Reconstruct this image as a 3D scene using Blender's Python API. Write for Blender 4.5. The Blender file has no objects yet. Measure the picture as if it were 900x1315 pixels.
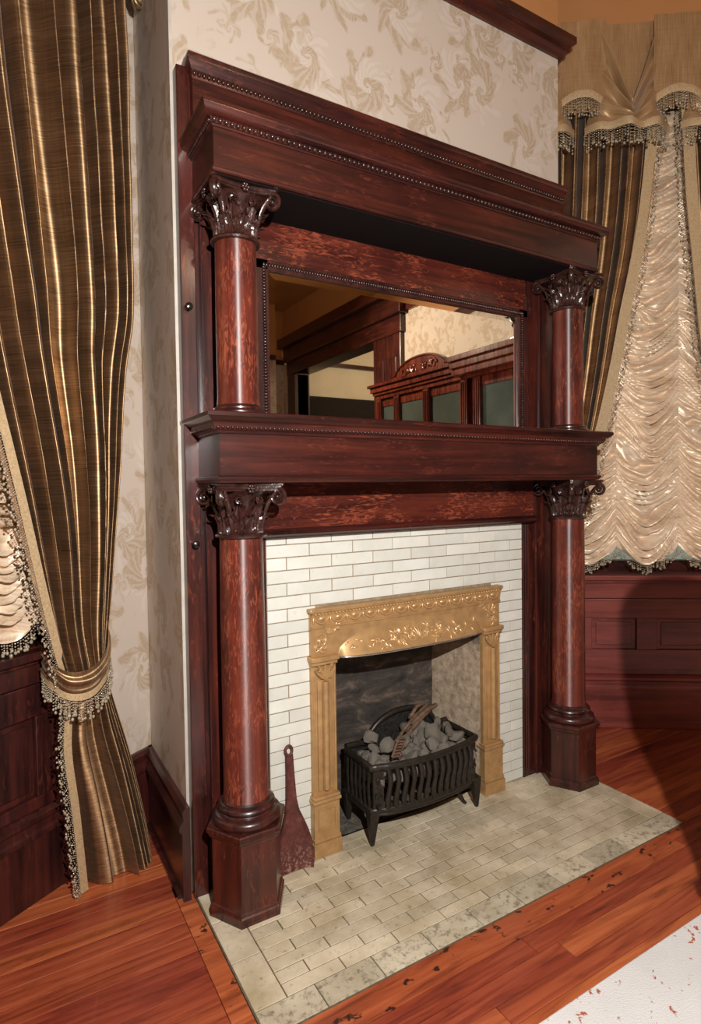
import bpy, bmesh, math, random
from mathutils import Vector, Matrix, noise as mnoise
from math import sin, cos, pi, radians as R_, sqrt, atan2, exp

random.seed(7)
S = bpy.context.scene
COL = S.collection

# ------------------------------------------------------------------ camera
CAM = (-1.1973, -1.6205, 1.1339)
YAW, PITCH, ROLL, FPX, CY0 = 0.5357, -0.0318, -0.0141, 764.53, 649.54
fw = Vector((sin(YAW)*cos(PITCH), cos(YAW)*cos(PITCH), sin(PITCH)))
rt0 = Vector((cos(YAW), -sin(YAW), 0)); up0 = rt0.cross(fw)
rt = rt0*cos(ROLL) + up0*sin(ROLL); up = -rt0*sin(ROLL) + up0*cos(ROLL)
cd = bpy.data.cameras.new('camera'); cam = bpy.data.objects.new('camera', cd); COL.objects.link(cam)
cam.matrix_world = Matrix(((rt.x, up.x, -fw.x, CAM[0]), (rt.y, up.y, -fw.y, CAM[1]), (rt.z, up.z, -fw.z, CAM[2]), (0, 0, 0, 1)))
cd.sensor_fit = 'HORIZONTAL'; cd.sensor_width = 36.0; cd.lens = FPX/900*36.0
cd.shift_y = (CY0-657.5)/900.0; cd.clip_start = 0.02
S.camera = cam

# ------------------------------------------------------------------ world, lights, exposure
w = bpy.data.worlds.new('world'); S.world = w; w.use_nodes = True
w.node_tree.nodes['Background'].inputs[0].default_value = (0.85, 0.87, 0.74, 1)
w.node_tree.nodes['Background'].inputs[1].default_value = 0.32
def light(name, kind, loc, watts, color, size=0.05, target=None, **kw):
    l = bpy.data.lights.new(name, kind); l.energy = watts; l.color = color
    l.shadow_soft_size = size
    for k, v in kw.items(): setattr(l, k, v)
    o = bpy.data.objects.new(name, l); COL.objects.link(o); o.location = loc
    if target is not None:
        o.rotation_euler = (Vector(target)-Vector(loc)).to_track_quat('-Z', 'Y').to_euler()
    return o
light('camera_flash', 'SPOT', (-0.99, -1.79, 1.56), 215, (1.0, 0.975, 0.935), 0.014, (0.05, 0.0, 1.05), spot_size=R_(140), spot_blend=0.35)
light('cabinet_fill_spot', 'SPOT', (0.30, -3.30, 2.90), 300, (1.0, 0.86, 0.68), 0.10, (2.1, -2.75, 1.75), spot_size=R_(96), spot_blend=0.8)  # added fill spot, brightens the cabinet and side wall
light('ceiling_fill_point', 'POINT', (0.30, -3.30, 2.93), 22, (1.0, 0.80, 0.55), 0.10)  # added weak fill to lift the golden ceiling
light('next_room_fill', 'POINT', (3.6, -4.3, 2.7), 55, (1.0, 0.86, 0.66), 0.15)  # added fill so the walls beyond the opening read pale
S.view_settings.view_transform = 'Standard'; S.view_settings.look = 'None'
S.view_settings.gamma = 1.0; S.view_settings.use_curve_mapping = False
S.view_settings.exposure = 0.0

# ------------------------------------------------------------------ helpers
class MB:
    def __init__(self): self.v = []; self.f = []; self.uv = {}
    def add(self, vs, fs):
        o = len(self.v); self.v += [tuple(p) for p in vs]; self.f += [tuple(i+o for i in q) for q in fs]; return self
    def box(self, x0, x1, y0, y1, z0, z1):
        return self.add([(x0,y0,z0),(x1,y0,z0),(x1,y1,z0),(x0,y1,z0),(x0,y0,z1),(x1,y0,z1),(x1,y1,z1),(x0,y1,z1)],
                        [(0,3,2,1),(4,5,6,7),(0,1,5,4),(1,2,6,5),(2,3,7,6),(3,0,4,7)])
    def cbox(self, x0, x1, y0, y1, z0, z1, c=0.002):
        bm = bmesh.new(); bmesh.ops.create_cube(bm, size=1)
        for q in bm.verts: q.co = Vector((x0+(q.co.x+.5)*(x1-x0), y0+(q.co.y+.5)*(y1-y0), z0+(q.co.z+.5)*(z1-z0)))
        bmesh.ops.bevel(bm, geom=bm.edges[:], offset=c, segments=2, profile=.5, affect='EDGES')
        bm.verts.index_update(); self.add([q.co[:] for q in bm.verts], [[q.index for q in f.verts] for f in bm.faces]); bm.free(); return self
    def grid(self, rows, uvs=None, closed=False):
        n = len(rows[0]); o = len(self.v)
        for r_i, r in enumerate(rows):
            for c_i, p in enumerate(r):
                if uvs: self.uv[len(self.v)] = uvs[r_i][c_i]
                self.v.append(tuple(p))
        for i in range(len(rows)-1):
            for j in range(n if closed else n-1):
                k = (j+1) % n
                self.f.append((o+i*n+j, o+i*n+k, o+(i+1)*n+k, o+(i+1)*n+j))
        return self
    def lathe(self, prof, c=(0,0,0), n=32, cap=True):
        rows = [[(c[0]+r*cos(2*pi*k/n), c[1]+r*sin(2*pi*k/n), c[2]+z) for k in range(n)] for r, z in prof]
        o = len(self.v); self.grid(rows, closed=True)
        if cap:
            self.f.append(tuple(o+n-1-k for k in range(n))); b = o+(len(prof)-1)*n; self.f.append(tuple(b+k for k in range(n)))
        return self
    def tube(self, path, r, n=8, cap=True, flat=1.0):
        P = [Vector(p) for p in path]; rows = []
        ref = None
        for i, p in enumerate(P):
            t = (P[min(i+1, len(P)-1)]-P[max(i-1, 0)])
            t = t.normalized() if t.length > 1e-9 else Vector((0,0,1))
            if ref is None:
                a = Vector((0,0,1)) if abs(t.z) < .9 else Vector((1,0,0)); ref = (a-t*a.dot(t)).normalized()
            else: ref = (ref-t*ref.dot(t)); ref = ref.normalized() if ref.length > 1e-6 else Vector((1,0,0))
            b = t.cross(ref); rr = r[i] if isinstance(r, (list, tuple)) else r
            rows.append([p+ref*rr*cos(2*pi*k/n)+b*rr*flat*sin(2*pi*k/n) for k in range(n)])
        o = len(self.v); self.grid(rows, closed=True)
        if cap:
            self.f.append(tuple(o+n-1-k for k in range(n))); q = o+(len(rows)-1)*n; self.f.append(tuple(q+k for k in range(n)))
        return self
    def ball(self, c, r, s=(1,1,1)):
        V0 = BALL[0]; return self.add([(c[0]+p[0]*r*s[0], c[1]+p[1]*r*s[1], c[2]+p[2]*r*s[2]) for p in V0], BALL[1])
    def prism(self, poly, fn, d0, d1):
        n = len(poly)
        return self.add([fn(a,b,d0) for a,b in poly]+[fn(a,b,d1) for a,b in poly],
                        [tuple(range(n-1,-1,-1)), tuple(range(n,2*n))]+[(i,(i+1)%n,n+(i+1)%n,n+i) for i in range(n)])
    def sweepU(self, prof, a, b, yb=0.03, axc=0.0):
        rows = [[(axc-(a+d), yb, z), (axc-(a+d), -(b+d), z), (axc+(a+d), -(b+d), z), (axc+(a+d), yb, z)] for d, z in prof]
        o = len(self.v)
        for r in rows: self.v += r
        for i in range(len(rows)-1):
            for j in range(3): self.f.append((o+i*4+j, o+i*4+j+1, o+(i+1)*4+j+1, o+(i+1)*4+j))
        n = len(rows)
        self.f.append((o, o+3, o+2, o+1)); self.f.append(tuple(o+(n-1)*4+k for k in range(4)))
        self.f.append(tuple(o+i*4 for i in range(n))); self.f.append(tuple(o+i*4+3 for i in range(n-1,-1,-1)))
        return self
    def mesh(self, name, smooth=None):
        m = bpy.data.meshes.new(name); m.from_pydata(self.v, [], self.f); m.validate(); m.update()
        bm = bmesh.new(); bm.from_mesh(m); bmesh.ops.recalc_face_normals(bm, faces=bm.faces[:]); bm.to_mesh(m); bm.free()
        if self.uv:
            u = m.uv_layers.new(name='UVMap')
            for l in m.loops: u.data[l.index].uv = self.uv.get(l.vertex_index, (0,0))
        if smooth is not None:
            for p in m.polygons: p.use_smooth = True
            if smooth < 180: m.set_sharp_from_angle(angle=R_(smooth))
        return m
    def build(self, name, mat, parent=None, smooth=None, loc=None, rot=None, kind=None):
        return obj(name, self.mesh(name, smooth), mat, parent, loc, rot, kind)
def _ball():
    bm = bmesh.new(); bmesh.ops.create_icosphere(bm, subdivisions=1, radius=1); bm.verts.index_update()
    r = ([v.co[:] for v in bm.verts], [[v.index for v in f.verts] for f in bm.faces]); bm.free(); return r
BALL = _ball()
def obj(name, mesh, mat=None, parent=None, loc=None, rot=None, kind=None):
    o = bpy.data.objects.new(name, mesh); COL.objects.link(o)
    if mat is not None and not mesh.materials: mesh.materials.append(mat)
    if parent: o.parent = parent
    if loc: o.location = loc
    if rot: o.rotation_euler = rot
    if kind: o['kind'] = kind
    return o
def empty(name, loc=(0,0,0), rz=0):
    o = bpy.data.objects.new(name, None); COL.objects.link(o); o.location = loc; o.rotation_euler = (0,0,rz); o.empty_display_size = .05; return o
def tag(o, label, cat, group=None):
    o['label'] = label; o['category'] = cat
    if group: o['group'] = group
    return o
def struct(o, label=None, cat=None):
    o['kind'] = 'structure'
    if label: o['label'] = label
    if cat: o['category'] = cat
    return o
def interp(tab, x):
    # smooth monotone-ish interpolation, tab sorted ascending in x
    if x <= tab[0][0]: return tab[0][1]
    for i in range(len(tab)-1):
        x0, y0 = tab[i]; x1, y1 = tab[i+1]
        if x <= x1:
            m0 = (y1-tab[i-1][1])/(x1-tab[i-1][0]) if i > 0 else (y1-y0)/(x1-x0)
            m1 = (tab[i+2][1]-y0)/(tab[i+2][0]-x0) if i+2 < len(tab) else (y1-y0)/(x1-x0)
            h = x1-x0; t = (x-x0)/h
            return (2*t**3-3*t*t+1)*y0+(t**3-2*t*t+t)*h*m0+(-2*t**3+3*t*t)*y1+(t**3-t*t)*h*m1
    return tab[-1][1]
def ns(x, y=0.0, z=0.0): return mnoise.noise(Vector((x, y, z)))

# ------------------------------------------------------------------ materials
class NT:
    def __init__(self, name):
        self.m = bpy.data.materials.new(name); self.m.use_nodes = True; self.t = self.m.node_tree
        self.b = self.t.nodes['Principled BSDF']
    def n(self, typ, **kw):
        nd = self.t.nodes.new(typ)
        for k, v in kw.items():
            if k.startswith('i_'):
                key = k[2:]; key = int(key) if key.isdigit() else key.replace('_', ' ')
                self.set(nd.inputs[key], v)
            else: setattr(nd, k, v)
        return nd
    def set(self, sock, v):
        if isinstance(v, bpy.types.NodeSocket): self.t.links.new(v, sock)
        elif isinstance(v, bpy.types.Node): self.t.links.new(v.outputs[0], sock)
        else: sock.default_value = v
    def p(self, **kw):
        for k, v in kw.items(): self.set(self.b.inputs[k.replace('_', ' ')], v)
        return self
    def math(self, op, a, b=0.0, c=0.0, clamp=False):
        nd = self.n('ShaderNodeMath', operation=op); nd.use_clamp = clamp
        self.set(nd.inputs[0], a); self.set(nd.inputs[1], b); self.set(nd.inputs[2], c); return nd.outputs[0]
    def vmath(self, op, a, b=(0,0,0)):
        nd = self.n('ShaderNodeVectorMath', operation=op); self.set(nd.inputs[0], a); self.set(nd.inputs[1], b); return nd
    def coord(self, which='Object', rnd=0.0):
        c = self.n('ShaderNodeTexCoord').outputs[which]
        if rnd:
            r = self.n('ShaderNodeObjectInfo').outputs['Random']
            c = self.vmath('ADD', c, self.vmath('SCALE', (1.0,2.3,3.1)).outputs[0] if False else self._rv(r, rnd)).outputs[0]
        return c
    def _rv(self, r, k):
        cx = self.n('ShaderNodeCombineXYZ'); 
        for i, f in enumerate((k, k*1.7, k*2.3)): self.set(cx.inputs[i], self.math('MULTIPLY', r, f))
        return cx.outputs[0]
    def map(self, c, scale=(1,1,1), rot=(0,0,0)):
        nd = self.n('ShaderNodeMapping'); self.set(nd.inputs[0], c); nd.inputs['Scale'].default_value = scale; nd.inputs['Rotation'].default_value = rot; return nd.outputs[0]
    def noise(self, c, scale=5, detail=4, rough=.55, dist=0.0):
        nd = self.n('ShaderNodeTexNoise'); self.set(nd.inputs['Vector'], c); nd.inputs['Scale'].default_value = scale
        nd.inputs['Detail'].default_value = detail; nd.inputs['Roughness'].default_value = rough; nd.inputs['Distortion'].default_value = dist; return nd.outputs['Fac']
    def ramp(self, f, stops):
        nd = self.n('ShaderNodeValToRGB'); self.set(nd.inputs[0], f); e = nd.color_ramp.elements
        while len(e) < len(stops): e.new(.5)
        for el, (pos, c) in zip(e, stops):
            el.position = pos; el.color = (*c, 1) if len(c) == 3 else c
        return nd.outputs[0]
    def mix(self, f, a, b):
        nd = self.n('ShaderNodeMix', data_type='RGBA'); self.set(nd.inputs[0], f); 
        for s, v in ((nd.inputs[6], a), (nd.inputs[7], b)):
            self.set(s, (*v, 1) if isinstance(v, tuple) and len(v) == 3 else v)
        return nd.outputs[2]
    def bump(self, h, strength=.2, dist=.002):
        nd = self.n('ShaderNodeBump'); self.set(nd.inputs['Height'], h); nd.inputs['Strength'].default_value = strength; nd.inputs['Distance'].default_value = dist
        self.set(self.b.inputs['Normal'], nd.outputs[0]); return self

def wood(name, axis, dark, mid, bright, fleck, rough=.3, coat=.25, fl=0.62, scale=1.0, fmix=.75, fs=1.0):
    t = NT(name); c = t.coord('Object', 3.0)
    a = {'x': (1.1, 20, 20), 'y': (20, 1.1, 20), 'z': (20, 20, 1.1)}[axis]
    g = t.noise(t.map(c, a), 1.5*scale, 9, .66, .5)
    blot = t.noise(c, 5.5, 3, .5)
    gg = t.math('ADD', t.math('MULTIPLY', g, .72), t.math('MULTIPLY', blot, .28))
    col = t.ramp(gg, [(.37, dark), (.5, mid), (.63, bright)])
    b = {'x': (16, 60, 70), 'y': (60, 16, 70), 'z': (75, 75, 16)}[axis]
    rotv = {'x': (0, .55, 0), 'y': (.3, 0, 0), 'z': (.25, .45, 0)}[axis]
    fk = t.noise(t.map(c, b, rotv), 1.0*scale*fs, 4, .6, 1.6)
    area = t.noise(c, 7.0, 3)
    m = t.ramp(t.math('MULTIPLY', fk, t.math('ADD', area, .45)), [(fl-.06, (0,0,0)), (fl+.10, (fmix,fmix,fmix))])
    col = t.mix(m, col, fleck)
    rv = t.math('MULTIPLY_ADD', g, .14, rough-.07)
    t.p(Base_Color=col, Roughness=rv, Coat_Weight=coat, Coat_Roughness=.14)
    t.bump(g, .10, .001)
    return t.m
DK, MD, BR, FL = (.011,.0036,.0034), (.040,.0085,.0065), (.085,.016,.0095), (.17,.036,.019)
M = {}
M['wood_x'] = wood('mahogany_x', 'x', DK, MD, BR, FL, fmix=.45, fs=1.4)
M['wood_y'] = wood('mahogany_y', 'y', DK, MD, BR, FL)
M['wood_z'] = wood('mahogany_z', 'z', DK, MD, BR, FL)
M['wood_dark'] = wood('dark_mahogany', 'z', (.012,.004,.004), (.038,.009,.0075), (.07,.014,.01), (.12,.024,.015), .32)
M['wood_col'] = wood('column_mahogany', 'z', (.030,.006,.005), (.098,.0165,.0105), (.155,.027,.014), (.31,.072,.034), .28, .4, .55, 1.0, .8, 1.7)
_t = M['wood_col'].node_tree; _b = _t.nodes['Principled BSDF']      # lathe-turned polish: highlights stretch along the shaft
_tg = _t.nodes.new('ShaderNodeTangent'); _tg.direction_type = 'RADIAL'; _tg.axis = 'Z'; _t.links.new(_tg.outputs[0], _b.inputs['Tangent'])
for _l in list(_b.inputs['Roughness'].links): _t.links.remove(_l)
_b.inputs['Roughness'].default_value = .46; _b.inputs['Anisotropic'].default_value = .9; _b.inputs['Anisotropic Rotation'].default_value = .25; _b.inputs['Coat Weight'].default_value = 0.0; _b.inputs['Specular IOR Level'].default_value = 0.9
for _l in list(_b.inputs['Normal'].links): _t.links.remove(_l)
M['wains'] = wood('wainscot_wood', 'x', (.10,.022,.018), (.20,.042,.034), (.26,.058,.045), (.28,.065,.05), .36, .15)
M['wood_panel'] = wood('flame_mahogany', 'x', (.020,.0045,.004), (.068,.0125,.0085), (.12,.022,.012), (.29,.064,.03), .3, .3, .55, 1.0, .8, 1.6)
t = NT('carved_wood'); c = t.coord(); g = t.noise(c, 60, 4)
t.p(Base_Color=t.ramp(g, [(.3, (.013,.0055,.0048)), (.7, (.06,.02,.0145))]), Roughness=.28, Coat_Weight=.3, Coat_Roughness=.15).bump(t.noise(c, 90, 2, .5, .8), .35, .003); M['carved'] = t.m

def floor_mat(name, burn=False):
    t = NT(name); c = t.coord('Object', 6.0); rnd = t.n('ShaderNodeObjectInfo').outputs['Random']
    g = t.noise(t.map(c, (1.6, 22, 1)), 1.7, 8, .62, .8)
    col = t.ramp(g, [(.28, (.11,.018,.008)), (.45, (.29,.052,.021)), (.62, (.40,.088,.034)), (.8, (.50,.14,.058))])
    h = t.n('ShaderNodeHueSaturation'); t.set(h.inputs['Color'], col); t.set(h.inputs['Value'], t.math('MULTIPLY_ADD', rnd, .5, .72)); t.set(h.inputs['Hue'], t.math('MULTIPLY_ADD', rnd, .015, .4935))
    wear = t.ramp(t.noise(t.map(c, (1, 6, 1)), 5, 6, .7), [(.25, (.35,.35,.35)), (.45, (1,1,1))])
    col2 = t.n('ShaderNodeMix', data_type='RGBA', blend_type='MULTIPLY'); col2.inputs[0].default_value = .8; t.set(col2.inputs[6], h.outputs[0]); t.set(col2.inputs[7], wear)
    out_ = col2.outputs[2]
    if burn: out_ = t.mix(t.ramp(t.noise(t.map(t.coord(), (1, 1.6, 1)), 20, 3, .6), [(.60, (0,0,0)), (.65, (.92,.92,.92))]), out_, (.012,.006,.005))
    t.p(Base_Color=out_, Roughness=t.math('MULTIPLY_ADD', g, .2, .3), Coat_Weight=.1).bump(g, .15, .001); return t.m
M['floor'] = floor_mat('floorboard_wood'); M['border'] = floor_mat('scorched_border_wood', True)

def wallpaper(name, ground=(.575,.485,.41), motif=(.40,.285,.17), light_=(.65,.575,.50)):
    t = NT(name); c0 = t.coord('Object'); sp = t.n('ShaderNodeSeparateXYZ'); t.set(sp.inputs[0], c0)
    cx = t.n('ShaderNodeCombineXYZ'); t.set(cx.inputs[0], sp.outputs[0]); t.set(cx.inputs[1], sp.outputs[2])
    wn = t.n('ShaderNodeTexNoise'); t.set(wn.inputs['Vector'], cx.outputs[0]); wn.inputs['Scale'].default_value = 11; wn.inputs['Detail'].default_value = 3
    wv = t.vmath('SCALE', t.vmath('SUBTRACT', wn.outputs['Color'], (.5,.5,.5)).outputs[0]); wv.inputs['Scale'].default_value = .07
    P0 = t.vmath('ADD', cx.outputs[0], wv.outputs[0]).outputs[0]
    def layer(scale, rnd, lobes, tw, rmax, off):
        P = t.map(P0, (scale, scale*.82, 1)); P = t.vmath('ADD', P, off).outputs[0]
        vo = t.n('ShaderNodeTexVoronoi', voronoi_dimensions='2D', feature='F1'); t.set(vo.inputs['Vector'], P); vo.inputs['Scale'].default_value = 1; vo.inputs['Randomness'].default_value = rnd
        d = t.vmath('SUBTRACT', P, vo.outputs['Position']).outputs[0]
        s2 = t.n('ShaderNodeSeparateXYZ'); t.set(s2.inputs[0], d)
        rc = t.n('ShaderNodeSeparateColor'); t.set(rc.inputs[0], vo.outputs['Color'])
        hand = t.math('SIGN', t.math('SUBTRACT', rc.outputs[0], .5))
        ang = t.math('MULTIPLY', t.math('ARCTAN2', s2.outputs[1], s2.outputs[0]), hand)
        r = t.math('MAXIMUM', vo.outputs['Distance'], .01)
        lr = t.math('LOGARITHM', r, 2.71828)
        ph = t.math('ADD', ang, t.math('MULTIPLY_ADD', lr, tw, t.math('MULTIPLY', rc.outputs[1], 6.28)))
        spiral = t.math('SINE', ph)
        leaf = t.math('SINE', t.math('MULTIPLY_ADD', ang, lobes, t.math('MULTIPLY', lr, 4.0)))
        edge = t.math('MULTIPLY_ADD', leaf, .09, rmax)
        inside = t.math('MULTIPLY', t.math('SUBTRACT', edge, r), 22.0, clamp=True)
        stripe = t.math('MULTIPLY_ADD', spiral, 3.0, .9, clamp=True)
        veins = t.math('MULTIPLY_ADD', t.math('SINE', t.math('MULTIPLY_ADD', ang, lobes*2.0, t.math('MULTIPLY', lr, 9.0))), 2.2, .9, clamp=True)
        return t.math('MULTIPLY', inside, stripe), t.math('MULTIPLY', inside, veins)
    a, av = layer(5.0, .7, 7, 2.6, .47, (0.3, 0.1, 0))
    b, bv = layer(10.5, .9, 5, 3.2, .36, (3.7, 1.9, 0))
    big = t.noise(cx.outputs[0], 3.2, 2)
    bm_ = t.math('MULTIPLY', b, t.math('MULTIPLY_ADD', big, 6.0, -2.6, clamp=True))
    m = t.math('MAXIMUM', a, bm_)
    fine = t.noise(c0, 90, 3)
    gcol = t.mix(t.math('MULTIPLY', av, .5), ground, light_)
    f = t.math('MULTIPLY', m, t.math('MULTIPLY', t.math('MULTIPLY_ADD', fine, .7, .4), t.math('MULTIPLY_ADD', t.math('MAXIMUM', av, bv), .62, .38)), clamp=True)
    col = t.mix(f, gcol, motif)
    col = t.mix(t.math('MULTIPLY', t.noise(cx.outputs[0], 1.7, 5), .22), col, (.52,.40,.33))
    t.p(Base_Color=col, Roughness=.62).bump(m, .12, .0008); return t.m
M['wallpaper'] = wallpaper('damask_wallpaper')
def plain(name, col, rough=.5, metal=0.0, nscale=20, var=.25, bump=.1, bd=.002, **kw):
    t = NT(name); c = t.coord('Object', 1.0); g = t.noise(c, nscale, 5)
    lo = tuple(x*(1-var) for x in col); hi = tuple(min(1, x*(1+var)) for x in col)
    t.p(Base_Color=t.ramp(g, [(.3, lo), (.7, hi)]), Roughness=rough, Metallic=metal, **kw)
    if bump: t.bump(g, bump, bd)
    return t.m
M['orange'] = plain('orange_paint', (.50,.23,.085), .6, 0, 3, .06, .05)
M['ceiling'] = plain('golden_ceiling', (.46,.24,.085), .38, 0, 2, .15, .05)
M['pale_wall'] = plain('pale_plaster', (.70,.62,.46), .6, 0, 4, .06, .05)
M['grout'] = plain('surround_grout', (.27,.20,.125), .85, 0, 60, .3, .3)
M['hearth_grout'] = plain('hearth_grout', (.12,.09,.052), .9, 0, 60, .4, .4)
M['gold'] = plain('gold_paint', (.49,.295,.13), .36, .42, 35, .16, .12, .002)
M['gold_hi'] = plain('gold_relief', (.60,.38,.18), .33, .45, 50, .15, .1, .002)
M['iron'] = plain('cast_iron', (.030,.024,.019), .38, .4, 80, .4, .25, .002)
M['soot_iron'] = plain('sooty_plate', (.018,.016,.014), .6, .2, 120, .7, .9, .004)
M['coal'] = plain('ash_coal', (.165,.142,.115), .85, 0, 45, .7, .5, .004)
M['stick'] = plain('charred_stick', (.13,.075,.045), .8, 0, 60, .6, .5, .003)
M['brass_knob'] = plain('dark_knob', (.012,.008,.007), .22, .1, 30, .1, 0)
M['bead'] = plain('crystal_bead', (.36,.29,.205), .12, 0, 200, .35, 0, Coat_Weight=.6)
M['trim'] = plain('gold_braid', (.47,.33,.185), .5, .1, 180, .22, .5, .002)
M['glass'] = plain('cabinet_glass', (.055,.068,.06), .04, 0, 3, .3, 0, Specular_IOR_Level=.9)
M['cabinet'] = wood('cabinet_mahogany', 'z', (.03,.006,.004), (.10,.017,.009), (.17,.03,.014), (.25,.05,.024), .2, .6)
M['fabric_chair'] = plain('chair_fabric', (.10,.03,.025), .8, 0, 90, .3, .3)
M['white_edge'] = plain('white_corner_paint', (.50,.45,.39), .6, 0, 25, .1, .1)
t = NT('mirror_silver'); t.p(Base_Color=(.80,.77,.70,1), Metallic=1.0, Roughness=.012); M['mirror'] = t.m
t = NT('white_glazed_tile'); c = t.coord('Object', 4.0); rnd = t.n('ShaderNodeObjectInfo').outputs['Random']
g = t.noise(c, 9, 5); sp_ = t.noise(c, 70, 4, .7)
col = t.ramp(g, [(.3, (.63,.62,.55)), (.7, (.74,.74,.69))]); col = t.mix(t.ramp(sp_, [(.62, (0,0,0)), (.75, (.45,.45,.45))]), col, (.45,.37,.24))
h = t.n('ShaderNodeHueSaturation'); t.set(h.inputs['Color'], col); t.set(h.inputs['Value'], t.math('MULTIPLY_ADD', rnd, .14, .92))
t.p(Base_Color=h.outputs[0], Roughness=.27, Coat_Weight=.15).bump(g, .1, .003); M['tile'] = t.m
def hearth_mat(name, c1, c2, spk, thr):
    t = NT(name); c = t.coord('Object', 5.0); cw = t.n('ShaderNodeNewGeometry').outputs['Position']; rnd = t.n('ShaderNodeObjectInfo').outputs['Random']
    g = t.noise(cw, 6.5, 6, .62); s = t.noise(c, 55, 6, .75)
    col = t.ramp(g, [(.32, c1), (.66, c2)])
    col = t.mix(t.ramp(s, [(thr, (0,0,0)), (thr+.14, (.75,.75,.75))]), col, spk)
    h = t.n('ShaderNodeHueSaturation'); t.set(h.inputs['Color'], col); t.set(h.inputs['Value'], t.math('MULTIPLY_ADD', rnd, .26, .87))
    t.p(Base_Color=h.outputs[0], Roughness=.5).bump(s, .25, .0015); return t.m
M['hearth_tile'] = hearth_mat('hearth_tile', (.37,.295,.18), (.66,.57,.425), (.15,.10,.055), .57)
M['hearth_border'] = hearth_mat('hearth_border_tile', (.40,.335,.23), (.60,.53,.40), (.11,.08,.045), .50)
def silk(name, c_dark, c_mid, c_hi, metal=.45, rough=.34, slub=.35, aniso=0.0):
    t = NT(name); c = t.coord('UV')
    s1 = t.noise(t.map(c, (9, 260, 1)), 1, 4, .6); s2 = t.noise(t.map(c, (160, 5, 1)), 1, 2); big = t.noise(t.map(c, (2.2, 9, 1)), 1.5, 3)
    f = t.math('ADD', t.math('MULTIPLY', s1, .6), t.math('MULTIPLY_ADD', s2, .15, t.math('MULTIPLY', big, .35)))
    t.p(Base_Color=t.ramp(f, [(.36, c_dark), (.55, c_mid), (.74, c_hi)]), Metallic=metal, Roughness=t.math('MULTIPLY_ADD', s1, .2, rough-.1), Sheen_Weight=.15, Sheen_Roughness=.4)
    t.bump(t.math('ADD', s1, t.math('MULTIPLY', s2, .4)), slub, .0022)
    if aniso:
        tg = t.n('ShaderNodeTangent', direction_type='UV_MAP'); tg.uv_map = 'UVMap'
        t.p(Tangent=tg.outputs[0], Anisotropic=aniso, Anisotropic_Rotation=.25)
    return t.m
M['silk'] = silk('bronze_dupioni_silk', (.15,.088,.042), (.36,.222,.115), (.58,.385,.22), .92, .46, .07, .78)
M['silk_flat'] = silk('bronze_valance_silk', (.30,.17,.08), (.45,.28,.14), (.58,.39,.21), .4, .40, .06, .5)
M['taffeta'] = silk('gold_taffeta', (.52,.35,.215), (.78,.60,.43), (.92,.78,.62), .18, .36, .05)
t = NT('firebox_side_brick'); c = t.coord(); g = t.noise(c, 9, 8, .7); g2 = t.noise(c, 38, 6, .7)
sp2 = t.n('ShaderNodeSeparateXYZ'); t.set(sp2.inputs[0], c)
top_dark = t.math('MULTIPLY_ADD', sp2.outputs[2], 5.5, t.math('MULTIPLY_ADD', g, 3.2, -4.25), clamp=True)  # side walls turn darker towards the top, broken up by noise
col = t.ramp(g2, [(.3, (.20,.135,.085)), (.55, (.40,.31,.22)), (.75, (.52,.42,.31))]); col = t.mix(top_dark, col, (.03,.022,.018))
t.p(Base_Color=col, Roughness=.9).bump(g2, .8, .006); M['fb_side'] = t.m
t = NT('firebox_back_soot'); c = t.coord(); g = t.noise(t.map(c, (1.5, 1, 4)), 4, 8, .7, .6); g2 = t.noise(c, 30, 5, .7)
col = t.ramp(g, [(.35, (.016,.013,.012)), (.52, (.055,.042,.034)), (.66, (.19,.14,.105)), (.8, (.09,.035,.024))])
t.p(Base_Color=col, Roughness=.85).bump(g2, .8, .006); M['fb_back'] = t.m
t = NT('firebox_floor'); c = t.coord(); g = t.noise(c, 45, 8, .75); t.p(Base_Color=t.ramp(g, [(.3, (.04,.035,.03)), (.55, (.13,.11,.085)), (.72, (.34,.29,.22))]), Roughness=.95).bump(g, 1, .008); M['fb_floor'] = t.m
t = NT('rusty_shovel_iron'); c = t.coord(); g = t.noise(c, 40, 7, .7); g2 = t.noise(c, 130, 3)
sp3 = t.n('ShaderNodeSeparateXYZ'); t.set(sp3.inputs[0], c)
col = t.ramp(g, [(.3, (.06,.014,.012)), (.55, (.125,.035,.03)), (.75, (.20,.075,.06))])
low = t.math('MULTIPLY_ADD', sp3.outputs[2], -14.0, 1.25, clamp=True)
col = t.mix(t.math('MULTIPLY', t.ramp(g2, [(.52, (0,0,0)), (.6, (.8,.8,.8))]), low), col, (.33,.20,.15))
t.p(Base_Color=col, Roughness=.5, Metallic=.25).bump(t.math('MULTIPLY_ADD', g2, .5, g), .4, .003); M['rust'] = t.m
t = NT('white_red_rug'); c = t.coord(); g = t.noise(c, 30, 5, .7, .4); g2 = t.noise(c, 5, 3); fine = t.noise(c, 320, 2)
col = t.mix(t.ramp(g2, [(.4, (0,0,0)), (.7, (.35,.35,.35))]), (.72,.71,.70), (.58,.57,.56))
col = t.mix(t.ramp(g, [(.62, (0,0,0)), (.64, (1,1,1))]), col, (.42,.085,.04))
t.p(Base_Color=col, Roughness=.95, Sheen_Weight=.1).bump(fine, .6, .004); M['rug'] = t.m

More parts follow.
